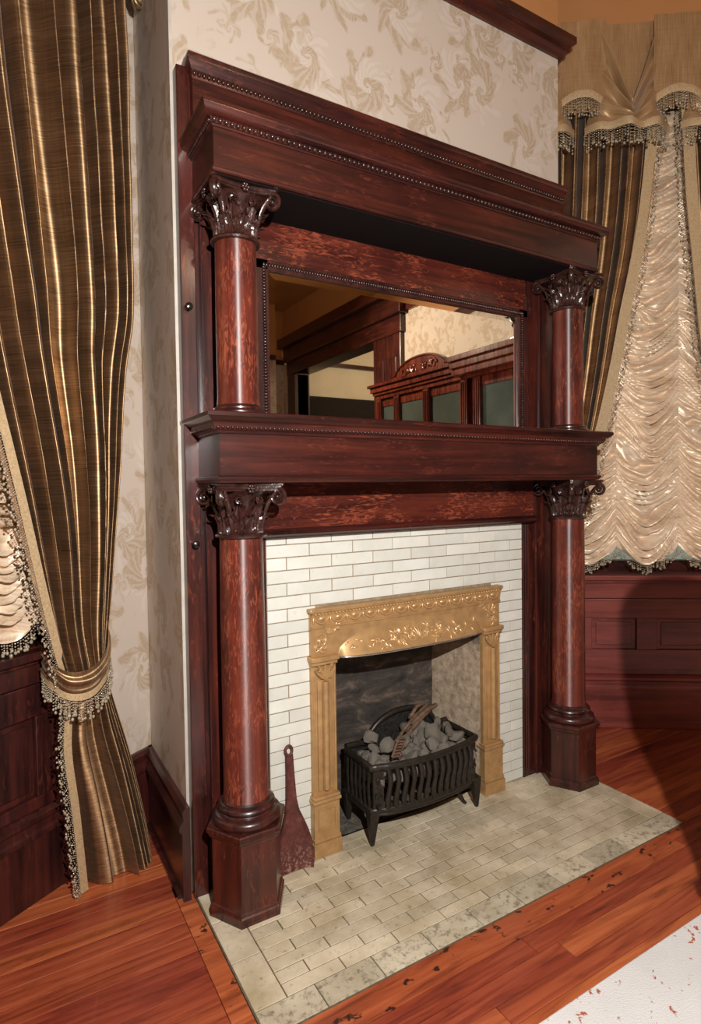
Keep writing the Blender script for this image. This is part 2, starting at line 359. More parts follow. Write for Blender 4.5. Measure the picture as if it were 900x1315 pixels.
# ================================================================== SETTING
TL, TR = R_(32), R_(36)
PL, PR = Vector((-.775, .465, 0)), Vector((.77, .47, 0))
UL, NL = Vector((-cos(TL), -sin(TL), 0)), Vector((sin(TL), -cos(TL), 0))
UR, NR = Vector((cos(TR), -sin(TR), 0)), Vector((-sin(TR), -cos(TR), 0))
def LW(s, off, z): p = PL+UL*s+NL*off; return (p.x, p.y, z)
def RW(s, off, z): p = PR+UR*s+NR*off; return (p.x, p.y, z)
ZRAIL, ZC = 2.82, 3.55

# floor: slab with floorboards
fl = MB().box(-2.4, 2.4, -6.1, .75, -.08, -.014).build('floor', plain('dark_subfloor', (.03,.008,.004), .8), None)
struct(fl, 'reddish stained wooden floor of narrow boards around the tiled hearth', 'floor')
PW = .0555
def plank(x0, x1, y0, y1, name='floorboard'):
    MB().cbox(x0+.0006, x1-.0006, y0+.0007, y1-.0007, -.014, random.uniform(-.0006, .0004), .0012).build(name, M['border' if name == 'border_board' else 'floor'], fl)
HX0, HX1, HY = -.752, .745, -.503
random.seed(11)
k = -5
rows_y = []
y = -.58
while y < .75: rows_y.append((y, y+PW)); y += PW
y = -.58
while y > -.80: rows_y.append((y-PW, y)); y -= PW
for (y0, y1) in rows_y:
    segs = []
    if y1 <= -.575: segs = [(-2.1, 2.2)]
    elif y1 < HY: segs = [(-2.1, -.802)]
    elif y0 < .035: segs = [(-2.1, -.802), (HX1+.001, 2.2)]
    else: segs = [(-2.1, -.77), (.75, 2.2)]
    for a, b in segs:
        x = a
        while x < b-.02:
            L = random.uniform(.7, 1.5); e = min(b, x+L)
            if b-e < .35: e = b
            plank(x, e, max(y0, HY-.001) if x > .7 and y1 > HY and y0 > -.56 else y0, y1); x = e
plank(-.802, -.754, -.505, .028, 'border_board')                       # border left of hearth
plank(-.802, .62, -.58, HY-.002, 'border_board'); plank(.62, 2.2, -.58, HY-.002, 'border_board')                       # border in front of hearth
far = MB()
y = -.8015
while y > -6.0:
    far.box(-2.2, 2.25, y-PW+.0007, y-.0007, -.014, 0); y -= PW
far.build('distant_floorboards', M['floor'], fl, kind='stuff')

# walls: chimney breast
FO = .305      # half width of fire opening
wf = MB()
wf.box(-.7645, -.53, .03, .12, 0, ZRAIL); wf.box(.53, .77, .03, .12, 0, ZRAIL); wf.box(-.53, .53, .03, .12, .61, ZRAIL)
wf.box(-.53, -FO, .03, .12, 0, .61); wf.box(FO, .53, .03, .12, 0, .61)
o = wf.build('wall_fireplace', M['wallpaper']); struct(o, 'cream and tan damask papered chimney breast above the mantel', 'wall')
MB().box(-.7657, -.757, .0285, .0305, .26, 2.8).build('corner_edge', M['white_edge'], o)
MB().box(-.7645, .77, .03, .12, ZRAIL, ZC).build('painted_frieze', M['orange'], o)
# returns of the breast
ws = MB().box(0, .4345, -.0005, .05, 0, ZRAIL).build('wall_breast_left', M['wallpaper'], None, loc=(-.765, .465, 0), rot=(0,0,-pi/2)); struct(ws, 'shaded damask papered side of the chimney breast beside the curtain', 'wall')
MB().box(0, .4345, -.0005, .05, ZRAIL, ZC).build('painted_frieze', M['orange'], ws)
ws2 = MB().box(0, .4395, -.05, .0195, 0, ZRAIL).build('wall_breast_right', M['wallpaper'], None, loc=(.75, .47, 0), rot=(0,0,-pi/2)); struct(ws2, 'papered right side of the chimney breast', 'wall')
MB().box(0, .4395, -.05, .0195, ZRAIL, ZC).build('painted_frieze', M['orange'], ws2)
# firebox
fb = empty('firebox'); tag(fb, 'sooty plastered firebox recess behind the black coal grate', 'firebox')
ph = [(0,0),(0,.62),(.12,.64),(.22,.66),(.22,0)]
MB().add([(FO,.0,0),(FO,.0,.66),(.245,.21,.66),(.245,.21,0),(FO+.05,.0,0),(FO+.05,.0,.66),(.30,.24,.66),(.30,.24,0)], [(0,1,2,3),(4,7,6,5),(0,4,5,1),(3,2,6,7),(1,5,6,2),(0,3,7,4)]).build('side_wall', M['fb_side'], fb)
MB().add([(-FO,.0,0),(-FO,.0,.66),(-.245,.21,.66),(-.245,.21,0),(-FO-.05,.0,0),(-FO-.05,.0,.66),(-.30,.24,.66),(-.30,.24,0)], [(0,3,2,1),(4,5,6,7),(0,1,5,4),(3,7,6,2),(1,2,6,5),(0,4,7,3)]).build('side_wall', M['fb_side'], fb)
rows = [[(x, .205+.006*ns(x*9, z*9), z) for x in [-.26+.52*i/24 for i in range(25)]] for z in [.7*j/24 for j in range(25)]]
MB().grid(rows).build('back_wall', M['fb_back'], fb, 180)
MB().box(-.32, .32, .02, .24, .64, .68).build('smoke_shelf', M['fb_back'], fb)
rows = [[(x, y_, .0015+.006*max(0, ns(x*22, y_*22)+.1)) for x in [-.29+.58*i/40 for i in range(41)]] for y_ in [.035+.17*j/16 for j in range(17)]]
MB().grid(rows).build('ash_floor', M['fb_floor'], fb, 180)

# bay walls left and right (local frame: x along wall, y = into the wall)
def baywall(name, P, U, length, w0, w1, z0, z1, mat, flip):
    ang = atan2(U.y, U.x)
    e = empty(name, P, ang)
    sg = -1 if flip else 1     # wall thickness direction
    def b(x0, x1, za, zb, m, nm, y0=0, y1=.17):
        ya, yb = sorted((sg*y0, sg*y1)); return MB().box(x0, x1, ya, yb, za, zb).build(nm, m, e)
    b(-.1, w0, 0, ZRAIL, mat, 'papered_pier'); b(w1, length, 0, ZRAIL, mat, 'papered_pier'); b(w0, w1, 0, z0, M['wood_dark'], 'window_apron'); b(w0, w1, z1, ZRAIL, mat, 'papered_lintel')
    b(-.1, length, ZRAIL, ZC, M['orange'], 'painted_frieze')
    return e, sg
wlft, sgl = baywall('wall_left', PL, UL, 1.72, .30, 1.3, .70, 2.62, M['wallpaper'], True)
struct(wlft, 'damask papered bay wall behind the left curtain with dark panelled wainscot', 'wall')
wrgt, sgr = baywall('wall_right', PR, UR, 1.85, .40, 1.5, .69, 2.95, M['wallpaper'], False)
struct(wrgt, 'bay wall at right with reddish panelled wainscot below the window', 'wall')
def wains(e, sg, x0, x1, edges, zp0, zp1, base=.18, cap=.25, rail=.60, top=.69, wm='wood_x', zt=.69):
    # room side is -sg*y
    def b(nm, xa, xb, za, zb, d0, d1, m):
        ya, yb = sorted((-sg*d0, -sg*d1)); return MB().cbox(xa, xb, ya, yb, za, zb, .003).build(nm, m, e)
    m = M[wm]
    b('baseboard', x0, x1, 0, base, 0, .026, m)
    ps = [(.030,base),(.030,base+.012),(.024,base+.02),(.024,base+.038),(.032,base+.046),(.032,base+.058),(.012,base+.068)]
    rows = [[(x, -sg*d, z) for d, z in [(0,base)]+ps+[(0,base+.068)]] for x in (x0, x1)]
    MB().grid(rows).build('base_cap', m, e)
    b('bottom_rail', x0, x1, cap, zp0, 0, .016, m); b('top_rail', x0, x1, zp1, rail, 0, .016, m)
    b('apron_board', x0, x1, rail+.003, top-.012, 0, .020, m); b('apron_moulding', x0, x1, top-.016, top, 0, .030, m)
    b('stool', x0-.02, x1+.02, top, top+.022, -.16, .05, m)
    for i in range(len(edges)-1):
        (a0, a1), (c0, c1) = edges[i], edges[i+1]
        b('stile', a0, a1, zp0, zp1, 0, .016, m)
        b('panel', a1, c0, zp0, zp1, 0, .004, m); b('raised_field', a1+.02, c0-.02, zp0+.02, zp1-.02, .003, .010, m)
    b('stile', *edges[-1], zp0, zp1, 0, .016, m)
wains(wrgt, sgr, 0.02, 1.6, [(.02,.27),(.48,.49)] and [(.02,.16),(.40,.49),(.69,.78),(1.0,1.09),(1.32,1.6)], .365, .51, wm='wains')
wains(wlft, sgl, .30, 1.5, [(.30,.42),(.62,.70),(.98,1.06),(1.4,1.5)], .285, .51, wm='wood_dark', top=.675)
# baseboard of the papered corner on the left
def basebd(e, x0, x1, sg, h=.26):
    prof = [(0,0),(.022,0),(.022,h-.07),(.030,h-.062),(.030,h-.05),(.018,h-.034),(.022,h-.012),(.012,h),(0,h)]
    rows = [[(x, -sg*d, z) for d, z in prof] for x in (x0, x1)]
    mb = MB().grid(rows); n = len(prof); mb.f += [tuple(range(n)), tuple(range(n, 2*n))]; return mb
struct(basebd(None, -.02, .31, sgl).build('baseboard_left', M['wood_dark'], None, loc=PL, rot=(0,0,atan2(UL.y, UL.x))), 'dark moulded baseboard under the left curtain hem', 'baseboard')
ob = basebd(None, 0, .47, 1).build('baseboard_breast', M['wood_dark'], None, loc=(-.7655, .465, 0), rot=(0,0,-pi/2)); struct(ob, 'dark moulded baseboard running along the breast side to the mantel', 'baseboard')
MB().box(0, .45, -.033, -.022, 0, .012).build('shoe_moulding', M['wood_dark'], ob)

# picture rail round breast, rails on bays
pr = [(0,ZRAIL),(.012,ZRAIL),(.016,ZRAIL+.012),(.030,ZRAIL+.022),(.034,ZRAIL+.04),(.05,ZRAIL+.05),(.05,ZRAIL+.075),(0,ZRAIL+.08)]
struct(MB().sweepU([(d,z) for d,z in pr], .772, -.03, .45).build('trim_picture_rail', M['wood_x']), 'red-brown moulded picture rail at the top of the papered breast', 'rail')

# the rest of the room (seen in the mirror)
XW, YB = 2.25, -5.95
wsd = MB(); wsd.box(XW, XW+.15, -3.12, -.50, 0, ZRAIL); wsd.box(XW, XW+.15, YB, -5.5, 0, ZRAIL)
o = wsd.build('wall_side', M['wallpaper'], None)
# object coords of this wall run along y: rebuild in a rotated frame
bpy.data.objects.remove(o)
wsd = MB(); wsd.box(.50, 3.12, 0, .15, 0, ZRAIL); wsd.box(5.5, -YB, 0, .15, 0, ZRAIL)
o = wsd.build('wall_side', M['wallpaper'], None, loc=(XW,0,0), rot=(0,0,-pi/2)); struct(o, 'papered side wall behind the china cabinet, seen in the mirror', 'wall')
MB().box(.45, -YB, 0, .15, ZRAIL+.28, ZC).build('painted_frieze', M['orange'], o)
MB().box(.45, 3.12, 0, .15, ZRAIL, ZRAIL+.28).build('painted_frieze', M['orange'], o)
MB().box(.45, 3.12, -.03, 0, ZRAIL, ZRAIL+.08).build('picture_rail', M['wood_x'], o)
op = empty('doorway_surround', (XW,0,0)); struct(op, 'dark wood cased opening with heavy beam, seen in the mirror', 'doorway')
MB().cbox(-.05, .17, -3.60, -3.12, 0, 2.63, .006).build('pier', M['wood_z'], op)
for yy in (-3.52, -3.3): MB().cbox(-.062, -.048, yy, yy+.12, .3, 2.4, .004).build('pier_panel', M['wood_z'], op)
MB().cbox(-.05, .17, -5.72, -5.5, 0, 2.63, .006).build('pier', M['wood_dark'], op)
MB().cbox(-.06, .17, -5.72, -3.10, 2.63, 2.80, .006).build('beam', M['wood_y'], op)
MB().cbox(-.10, .17, -5.74, -3.06, 2.80, 2.98, .006).build('beam_fascia', M['wood_y'], op)
MB().cbox(-.17, .17, -5.78, -3.02, 2.98, 3.11, .012).build('beam_cornice', M['wood_y'], op)
wb = MB().box(-2.4, XW, YB-.1, YB, 0, ZRAIL).build('wall_back', M['wallpaper'], None); struct(wb, 'papered back wall of the room, seen at the mirror left edge', 'wall')
MB().box(-2.4, XW, YB-.1, YB, ZRAIL+.06, ZC).build('painted_frieze', M['orange'], wb)
MB().box(-2.4, XW, YB-.1, YB+.04, ZRAIL, ZRAIL+.06).build('picture_rail', M['wood_dark'], wb)
MB().box(-2.4, XW, YB, YB+.025, 0, .26).build('baseboard', M['wood_dark'], wb)
lo = PL+UL*1.72
wl2 = MB().box(-lo.y-.02, 6.05, -.1, 0, 0, ZC).build('wall_far_left', M['wallpaper'], None, loc=(lo.x-.0,0,0), rot=(0,0,-pi/2)); struct(wl2, 'papered left wall of the room behind the viewer', 'wall')
nr = MB(); nr.box(XW, 5.4, YB-.1, YB, 0, ZC); nr.box(5.3, 5.4, YB, -2.6, 0, ZC); nr.box(XW+.15, 5.4, -2.7, -2.6, 0, ZC)
nro = nr.build('wall_next_room', M['pale_wall']); struct(nro, 'pale walls of the room beyond the cased opening, in the mirror', 'wall')
MB().box(XW, 5.3, YB, YB+.05, 2.86, 2.92).build('picture_rail', M['wood_dark'], nro)
MB().box(XW, 5.3, YB, YB+.06, 0, 2.42).build('dado_panelling', plain('dull_dark_panel', (.012,.007,.006), .9), nro)
struct(MB().box(XW, 5.4, YB, -2.6, -.05, 0).build('floor_next_room', M['wood_dark']), 'dark floor of the room beyond the opening', 'floor')
c_ = MB().box(-2.5, 5.5, -6.1, 1.2, ZC, ZC+.08).build('ceiling', M['ceiling']); struct(c_, 'golden painted ceiling, seen in the mirror', 'ceiling')

# windows in the bays
def window(name, e_loc, U, sg, w0, w1, z0, z1, label):
    e = empty(name, e_loc, atan2(U.y, U.x)); struct(e, label, 'window')
    y0, y1 = sorted((sg*.095, sg*.15))
    for (a, b, c, d) in ((w0, w0+.06, z0, z1), (w1-.06, w1, z0, z1)): MB().cbox(a, b, y0, y1, c, d, .004).build('jamb', M['wood_z'], e)
    for (c, d) in ((z0, z0+.075), (z1-.06, z1), ((z0+z1)/2-.02, (z0+z1)/2+.03)): MB().cbox(w0+.06, w1-.06, y0, y1, c, d, .004).build('sash_rail', M['wood_x'], e)
    g0, g1 = sorted((sg*.12, sg*.124))
    for (c, d) in ((z0+.075, (z0+z1)/2-.02), ((z0+z1)/2+.03, z1-.06)): MB().box(w0+.06, w1-.06, g0, g1, c, d).build('pane', M['wglass'], e)
    return e
t = NT('window_glass'); t.p(Base_Color=(.9,.97,.93,1), Roughness=.03, Transmission_Weight=1.0, IOR=1.1); M['wglass'] = t.m
window('window_1', PL, UL, sgl, .30, 1.3, .70, 2.62, 'sash window behind the ruched shade at far left')
window('window_2', PR, UR, sgr, .40, 1.5, .69, 2.95, 'sash window behind the ruched shade at right')

# ================================================================== HEARTH
he = empty('tiled_hearth', (0,0,0)); tag(he, 'worn beige brick-tiled hearth slab set into the wooden floor', 'hearth')
MB().box(HX0, HX1, HY, .035, -.014, -.0022).build('mortar_bed', M['hearth_grout'], he)
_tc = {}
def tile(parent, kind, x0, x1, y0, y1, mat, axis, name='tile', gap=.0030, base=-.004, proud=0.0):
    """tile in plane; axis 'z': faces up (x,y), axis 'y': faces -y (x,z)"""
    w_, h_ = x1-x0-gap, y1-y0-gap
    if w_ < .004 or h_ < .004: return
    key = (kind, round(w_, 4), round(h_, 4), axis)
    if key not in _tc:
        c = .0007; t_ = .0010
        V = [(-w_/2,-h_/2,-.006),(w_/2,-h_/2,-.006),(w_/2,h_/2,-.006),(-w_/2,h_/2,-.006),
             (-w_/2,-h_/2,-t_),(w_/2,-h_/2,-t_),(w_/2,h_/2,-t_),(-w_/2,h_/2,-t_),
             (-w_/2+c,-h_/2+c,0),(w_/2-c,-h_/2+c,0),(w_/2-c,h_/2-c,0),(-w_/2+c,h_/2-c,0)]
        F = [(0,1,5,4),(1,2,6,5),(2,3,7,6),(3,0,4,7),(4,5,9,8),(5,6,10,9),(6,7,11,10),(7,4,8,11),(8,9,10,11)]
        if axis == 'y': V = [(a, -cz, b) for a, b, cz in V]
        m = bpy.data.meshes.new(name); m.from_pydata(V, [], F); m.update(); m.materials.append(mat); _tc[key] = m
    pr_ = proud+random.uniform(-.0006, .0006)
    cx, cy = (x0+x1)/2, (y0+y1)/2
    loc = (cx, cy, pr_) if axis == 'z' else (cx, -pr_, cy)
    return obj(name, _tc[key], None, parent, loc, (0,0,random.uniform(-.003,.003)) if axis == 'z' else (0, random.uniform(-.002,.002), 0))
random.seed(5)
FX0, FX1, FY0, FY1 = -.672, .668, -.430, .033
TWd, THt = .1525, .0385
r = 0; y = FY0
while y < FY1-.004:
    y1 = min(FY1, y+THt)
    ph = -.672+ (0.0 if r % 2 == 0 else -.0765)
    if r % 2 == 0: ph = -.672-.0005
    x = ph
    while x < FX1-.004:
        a, b = max(x, FX0), min(x+TWd, FX1)
        if not (y > -.045 and (b < -.40 and False)): tile(he, 'h', a, b, y, y1, M['hearth_tile'], 'z')
        x += TWd
    y = y1; r += 1
x = HX0+.004
for xs in [(-.750,-.605),(-.605,-.453),(-.453,-.302),(-.302,-.15),(-.15,.0),(.0,.152),(.152,.305),(.305,.457),(.457,.61),(.61,.743)]:
    tile(he, 'b', xs[0], xs[1], HY+.002, FY0, M['hearth_border'], 'z', 'border_tile')
for ys in [(-.43,-.278),(-.278,-.126),(-.126,.033)]:
    tile(he, 'b', HX0+.002, FX0, ys[0], ys[1], M['hearth_tile'], 'z', 'border_tile'); tile(he, 'b', FX1, HX1-.002, ys[0], ys[1], M['hearth_tile'], 'z', 'border_tile')

# ================================================================== TILE SURROUND
ts = empty('tile_surround', (0,0,0)); tag(ts, 'white glazed brick tile surround framing the gold fire frame', 'tiling')
gb = MB()
for bx in ((-.527,-.36,.0,.99),(.36,.527,.0,.99),(-.36,.36,.70,.99)): gb.box(bx[0], bx[1], .0028, .03, bx[2], bx[3])
gb.build('grout_bed', M['grout'], ts)
z = .964; r = 0
rows_t = [(.964, .988, 1)]
k = 0
while z > .01:
    rows_t.append((max(0, z-.0385), z, k % 2)); z -= .0385; k += 1
for z0, z1, par in rows_t:
    x = -.383-.1537*2 + (.0768 if par else 0)
    while x < .525:
        a, b = max(x, -.525), min(x+.1537, .525)
        if b-a > .008:
            if z0 > .735: tile(ts, 't', a, b, z0, z1, M['tile'], 'y', 'brick_tile', .0029)
            else:
                if a < -.365: tile(ts, 't', a, min(b, -.365), z0, z1, M['tile'], 'y', 'brick_tile', .0029)
                if b > .365: tile(ts, 't', max(a, .365), b, z0, z1, M['tile'], 'y', 'brick_tile', .0029)
        x += .1537

# ================================================================== MANTEL
mt = empty('fireplace_mantel', (0,0,0)); tag(mt, 'tall carved mahogany mantelpiece with four columns, shelf and overmantel mirror', 'mantelpiece')
# side boards
for sg in (-1, 1):
    def sx(a, b): return tuple(sorted((sg*a, sg*b)))
    MB().cbox(*sx(.717,.7575), -.006, .03, 0, 2.262, .002).build('outer_board', M['wood_z'], mt)
    MB().box(*sx(.700,.720), .008, .03, 0, 2.24).build('groove_board', M['wood_dark'], mt)
    MB().cbox(*sx(.590,.704), -.010, .03, 0, 1.16, .002).build('pilaster_board', M['wood_z'], mt)
    MB().cbox(*sx(.555,.592), -.004, .03, 0, 1.16, .002).build('pilaster_step', M['wood_z'], mt)
    mb = MB()
    for xx, rr in ((.532,.0065),(.545,.006),(.556,.004)): mb.tube([(sg*xx, .002, 0), (sg*xx, .002, 1.0)], rr, 10)
    mb.box(*sx(.525,.560), .002, .03, 0, 1.0); mb.build('reeded_edge', M['wood_z'], mt, 40)
    MB().cbox(*sx(.612,.704), -.010, .03, 1.322, 1.925, .002).build('overmantel_pilaster', M['wood_z'], mt)
    MB().cbox(*sx(.548,.613), -.004, .03, 1.322, 1.925, .002).build('mirror_stile', M['wood_z'], mt)
    for zz in (1.555 if sg > 0 else 1.66, .99): pass
for (x, zz) in ((-.741, 1.623), (-.736, .983)):
    MB().lathe([(.004,0),(.004,.008),(.009,.010),(.0105,.016),(.008,.022),(.002,.024)], (0,0,0), 16).build('knob', M['brass_knob'], mt, 40, (x, -.006, zz), (pi/2,0,0))
# lintel board under the shelf
MB().cbox(-.57, .556, -.030, .03, 1.012, 1.160, .002).build('lintel_board', M['wood_panel'], mt)
lm = MB(); prof = [(.03,.990),(-.030,.990),(-.034,.994),(-.040,.998),(-.040,1.006),(-.034,1.012),(-.031,1.016),(.03,1.016)]
lm.grid([[(x, y_, z_) for y_, z_ in prof] for x in (-.572, .566)], closed=True); n = len(prof); lm.f += [tuple(range(n)), tuple(range(2*n-1, n-1, -1))]
lm.build('lintel_moulding', M['wood_x'], mt, 35)
# shelf entablature
A, B = .720, .187
MB().sweepU([(0,1.166),(0,1.275)], A, B).build('shelf_frieze', M['wood_x'], mt)
MB().sweepU([(-.006,1.147),(.004,1.149),(.006,1.153),(.010,1.157),(.010,1.163),(.004,1.167),(0,1.168)], A, B).build('shelf_bed_moulding', M['wood_x'], mt, 30)
sh = MB().sweepU([(0,1.270),(.004,1.272),(.006,1.278),(.014,1.282),(.020,1.290),(.022,1.298),(.032,1.303),(.036,1.308),(.040,1.311),(.040,1.320),(.037,1.3225),(-.05,1.3225)], A, B).build('shelf', M['wood_x'], mt, 30)
bd = MB(); n = 118
for i in range(n):
    x = -.735+1.47*(i+.5)/n; bd.ball((x, -B-.0165, 1.2855), .0062, (.85,.7,.8))
for i in range(17):
    for sgx in (-1, 1): bd.ball((sgx*(A+.0165), -B+.015+.195*i/17-.01, 1.2855), .0062, (.7,.85,.8))
bd.build('bead_moulding', M['wood_x'], sh, 180, kind='stuff')
# overmantel panel + mirror
MB().cbox(-.55, .55, -.002, .03, 1.79, 1.925, .002).build('mirror_head_panel', M['wood_panel'], mt)
MB().box(-.56, .56, .006, .03, 1.32, 1.80).build('mirror_backing', M['wood_dark'], mt)
fr = MB()
mx, mz0, mz1 = .521, 1.322, 1.778
def frame_path(ix, z1, w_, y0, y1): 
    return [((-ix-w_), ix+w_)]
for (a, b, c, d) in ((-mx-.03, -mx+.016, mz0, mz1+.014), (mx-.016, mx+.03, mz0, mz1+.014), (-mx-.03, mx+.03, mz1-.016, mz1+.014)):
    fr.cbox(a, b, -.010, .012, c, d, .003)
frm = fr.build('mirror_frame', M['wood_dark'], mt)
bd = MB(); n = 120
for i in range(n+1):
    x = -mx+2*mx*i/n; bd.ball((x, -.012, mz1-.002), .0075, (.55,.8,1.1))
for i in range(50):
    z_ = mz0+.012+(mz1-.014-mz0)*i/50
    for sgx in (-1, 1): bd.ball((sgx*(mx-.001), -.012, z_), .0075, (1.1,.8,.6))
bd.build('rope_bead', M['carved'], frm, 180, kind='stuff')
gx, gz0, gz1, bv = .506, 1.324, 1.763, .022
mg = MB(); mg.v = [(-gx,-.0005,gz0),(gx,-.0005,gz0),(gx,-.0005,gz1),(-gx,-.0005,gz1),(-gx+bv,-.0018,gz0+bv),(gx-bv,-.0018,gz0+bv),(gx-bv,-.0018,gz1-bv),(-gx+bv,-.0018,gz1-bv),(-gx,.005,gz0),(gx,.005,gz0),(gx,.005,gz1),(-gx,.005,gz1)]
mg.f = [(0,1,5,4),(1,2,6,5),(2,3,7,6),(3,0,4,7),(4,5,6,7),(0,8,9,1),(1,9,10,2),(2,10,11,3),(3,11,8,0),(8,11,10,9)]
mgo = mg.build('mirror_glass', M['mirror'], mt); mgo['label'] = 'bevelled mirror glass reflecting a china cabinet and cased opening'
# upper entablature
MB().sweepU([(-.03,1.908),(0,1.910),(.003,1.912),(.004,1.918),(.0,1.922),(0,2.024)], A, B).build('upper_frieze', M['wood_x'], mt)
MB().cbox(-.715, .715, -.183, .03, 1.9045, 1.9085, .001).build('soffit', plain('shade_black_soffit', (.006,.003,.003), .85, Specular_IOR_Level=.15), mt)  # added board, coloured black for the shade under the frieze
uc = MB().sweepU([(0,2.016),(.004,2.016),(.005,2.020),(.008,2.021),(.009,2.033),(.016,2.035),(.024,2.038),(.029,2.043),(.0315,2.050),(.032,2.054),(.034,2.055),(.034,2.061),(.030,2.063),(.0,2.070),(-.09,2.076),(-.15,2.080)], A, B).build('upper_cornice', M['wood_x'], mt, 30)
bd = MB(); n = 96
for i in range(n):
    x = -.728+1.456*(i+.5)/n; bd.ball((x, -B-.012, 2.0270), .0095, (.72,.6,.80))
for i in range(16):
    for sgx in (-1, 1): bd.ball((sgx*(A+.0105), -B+.01+.19*i/16-.01, 2.0270), .0085, (.6,.8,.85))
bd.build('egg_moulding', M['carved'], uc, 180, kind='stuff')
MB().cbox(-.722, .722, -.030, .03, 2.06, 2.25, .002).build('upper_panel', M['wood_x'], mt)
cr = MB().sweepU([(-.004,2.218),(.002,2.220),(.004,2.226),(.004,2.242),(.007,2.246),(.010,2.254),(.014,2.260),(.0165,2.266),(.0165,2.278),(.012,2.283),(-.02,2.284)], A, .030).build('crown', M['wood_x'], mt, 30)
MB().sweepU([(.0,2.105),(.006,2.100),(.010,2.092),(.020,2.085),(.030,2.074),(-.01,2.07)], A-.01, .030).build('crown_foot', M['wood_x'], mt, 30)
bd = MB(); n = 110
for i in range(n):
    x = -.724+1.448*(i+.5)/n; bd.ball((x, -.030-.006, 2.233), .0088, (.70,.7,1.0))
bd.build('bead_moulding', M['carved'], cr, 180, kind='stuff')

# columns
COLS = {-1: (-.634, -.092), 1: (.668, -.098)}
def leaf_mesh(name, r0, h, w0, curl, dark=0):
    """acanthus leaf rising from radius r0 with lobed edge and curled tip, at angle 0"""
    mb = MB(); NU, NV = 8, 9; rows = []
    for j in range(NV+1):
        v = j/NV
        wv = w0*(.62+.5*sin(pi*min(1, v*1.05)))*(1-.75*max(0, v-.62)/.38)*(1+.24*cos(v*24))
        rr = r0-.001+curl*(v**2.6); zz = h*(v-.16*max(0, v-.78)/.22*1.2)
        row = []
        for i in range(NU+1):
            u = i/NU*2-1
            th = u*wv/r0*.95
            dep = .0045*(1-abs(u))**1.0 + .0026*cos(u*12.5)*(1-.3*v) - .006*abs(u)*v
            row.append(((rr+dep)*cos(th), (rr+dep)*sin(th), zz-.10*h*abs(u)*v))
        rows.append(row)
    n = len(rows[0]); back = [[(x*.93, y_*.97, z_) for x, y_, z_ in rw] for rw in rows]
    mb.grid(rows); mb.grid([list(reversed(rw)) for rw in back])
    return mb.mesh(name, 60)
def volute_mesh(name, rad, h, size):
    mb = MB(); P = []; rr = []
    # stalk up from the bell then spiral, in plane (radial, z)
    for j in range(7):
        q = j/6; P.append((rad*(.62+.30*q*q), 0, h*(.42+.42*q))); rr.append(.0045+.002*q)
    cx, cz = rad*.92+size*.02, h*.80-size*.30
    n = 30; turns = 1.9
    for j in range(n+1):
        q = j/n; a = pi*.62-q*turns*2*pi; ra = size*(1-q*.86)
        P.append((cx+ra*cos(a)+.10*size, 0, cz+ra*sin(a))); rr.append(.0062*(1-.5*q))
    mb.tube(P, rr, 7, flat=1.5)
    mb.ball((cx+.1*size, 0, cz), size*.34, (1,1.3,1))
    return mb.mesh(name, 60)
_lm = {}
def capital(cx, cy, z0, H, rs, rot0):
    key = round(H, 3)
    if key not in _lm:
        bell = MB(); bell.lathe([(rs*.96,0),(rs+.010,.002),(rs+.012,.007),(rs+.008,.012),(rs-.004,.014),(rs-.010,.016),(rs-.009,H*.5),(rs+.004,H*.78),(rs+.022,H*.86),(rs+.01,H*.88)], n=32)
        # abacus with concave sides
        def ab(hw, dip, za, zb):
            pts = []
            for q in range(4):
                a0 = q*pi/2
                for i in range(9):
                    u = i/8*2-1; xx, yy = hw-dip*(1-u*u), u*hw*.93
                    pts.append((xx*cos(a0)-yy*sin(a0), xx*sin(a0)+yy*cos(a0)))
            bell.prism(pts, lambda a, b, d: (a, b, d), za, zb)
        ab(.083, .013, H*.86, H*.90); ab(.087, .013, H*.90, H*.955); ab(.091, .013, H*.955, H)
        for q in range(4):     # fleuron rosettes
            a0 = q*pi/2; x, y_ = (.082*cos(a0), .082*sin(a0))
            for i in range(6):
                b0 = i*pi/3; bell.ball((x-.007*sin(a0)*cos(b0), y_+.007*cos(a0)*cos(b0), H*.90+.008*sin(b0)), .0055)
            bell.ball((x*1.04, y_*1.04, H*.90), .005)
        # small inner scroll pairs
        for q in range(8):
            a0 = q*pi/4+pi/8; P = []
            for j in range(15):
                u = j/14; a = pi*.5-u*3.6*pi; ra = .013*(1-.8*u); lat = (1 if q % 2 else -1)*ra*cos(a)
                rad = rs+.016; P.append((rad*cos(a0)-lat*sin(a0), rad*sin(a0)+lat*cos(a0), H*.70+ra*sin(a)))
            bell.tube(P, .0028, 5)
        _lm[key] = (bell.mesh('capital', 45), leaf_mesh('acanthus_leaf', rs, H*.44, .0205, .030), leaf_mesh('acanthus_leaf', rs-.002, H*.70, .0185, .036), volute_mesh('volute', .113, H, H*.165))
    b, l1, l2, vo = _lm[key]
    cp = obj('capital', b, M['carved'], mt, (cx, cy, z0), (0,0,0))
    for i in range(8): obj('acanthus_leaf', l1, M['carved'], cp, (0,0,.014), (0,0,i*pi/4+rot0))
    for i in range(8): obj('acanthus_leaf', l2, M['carved'], cp, (0,0,.014), (0,0,i*pi/4+pi/8+rot0))
    for i in range(4): obj('volute', vo, M['carved'], cp, (0,0,0), (0,0,i*pi/2+pi/4))
def hexpoly(r_): return [(r_*cos(k*pi/3), r_*sin(k*pi/3)) for k in range(6)]
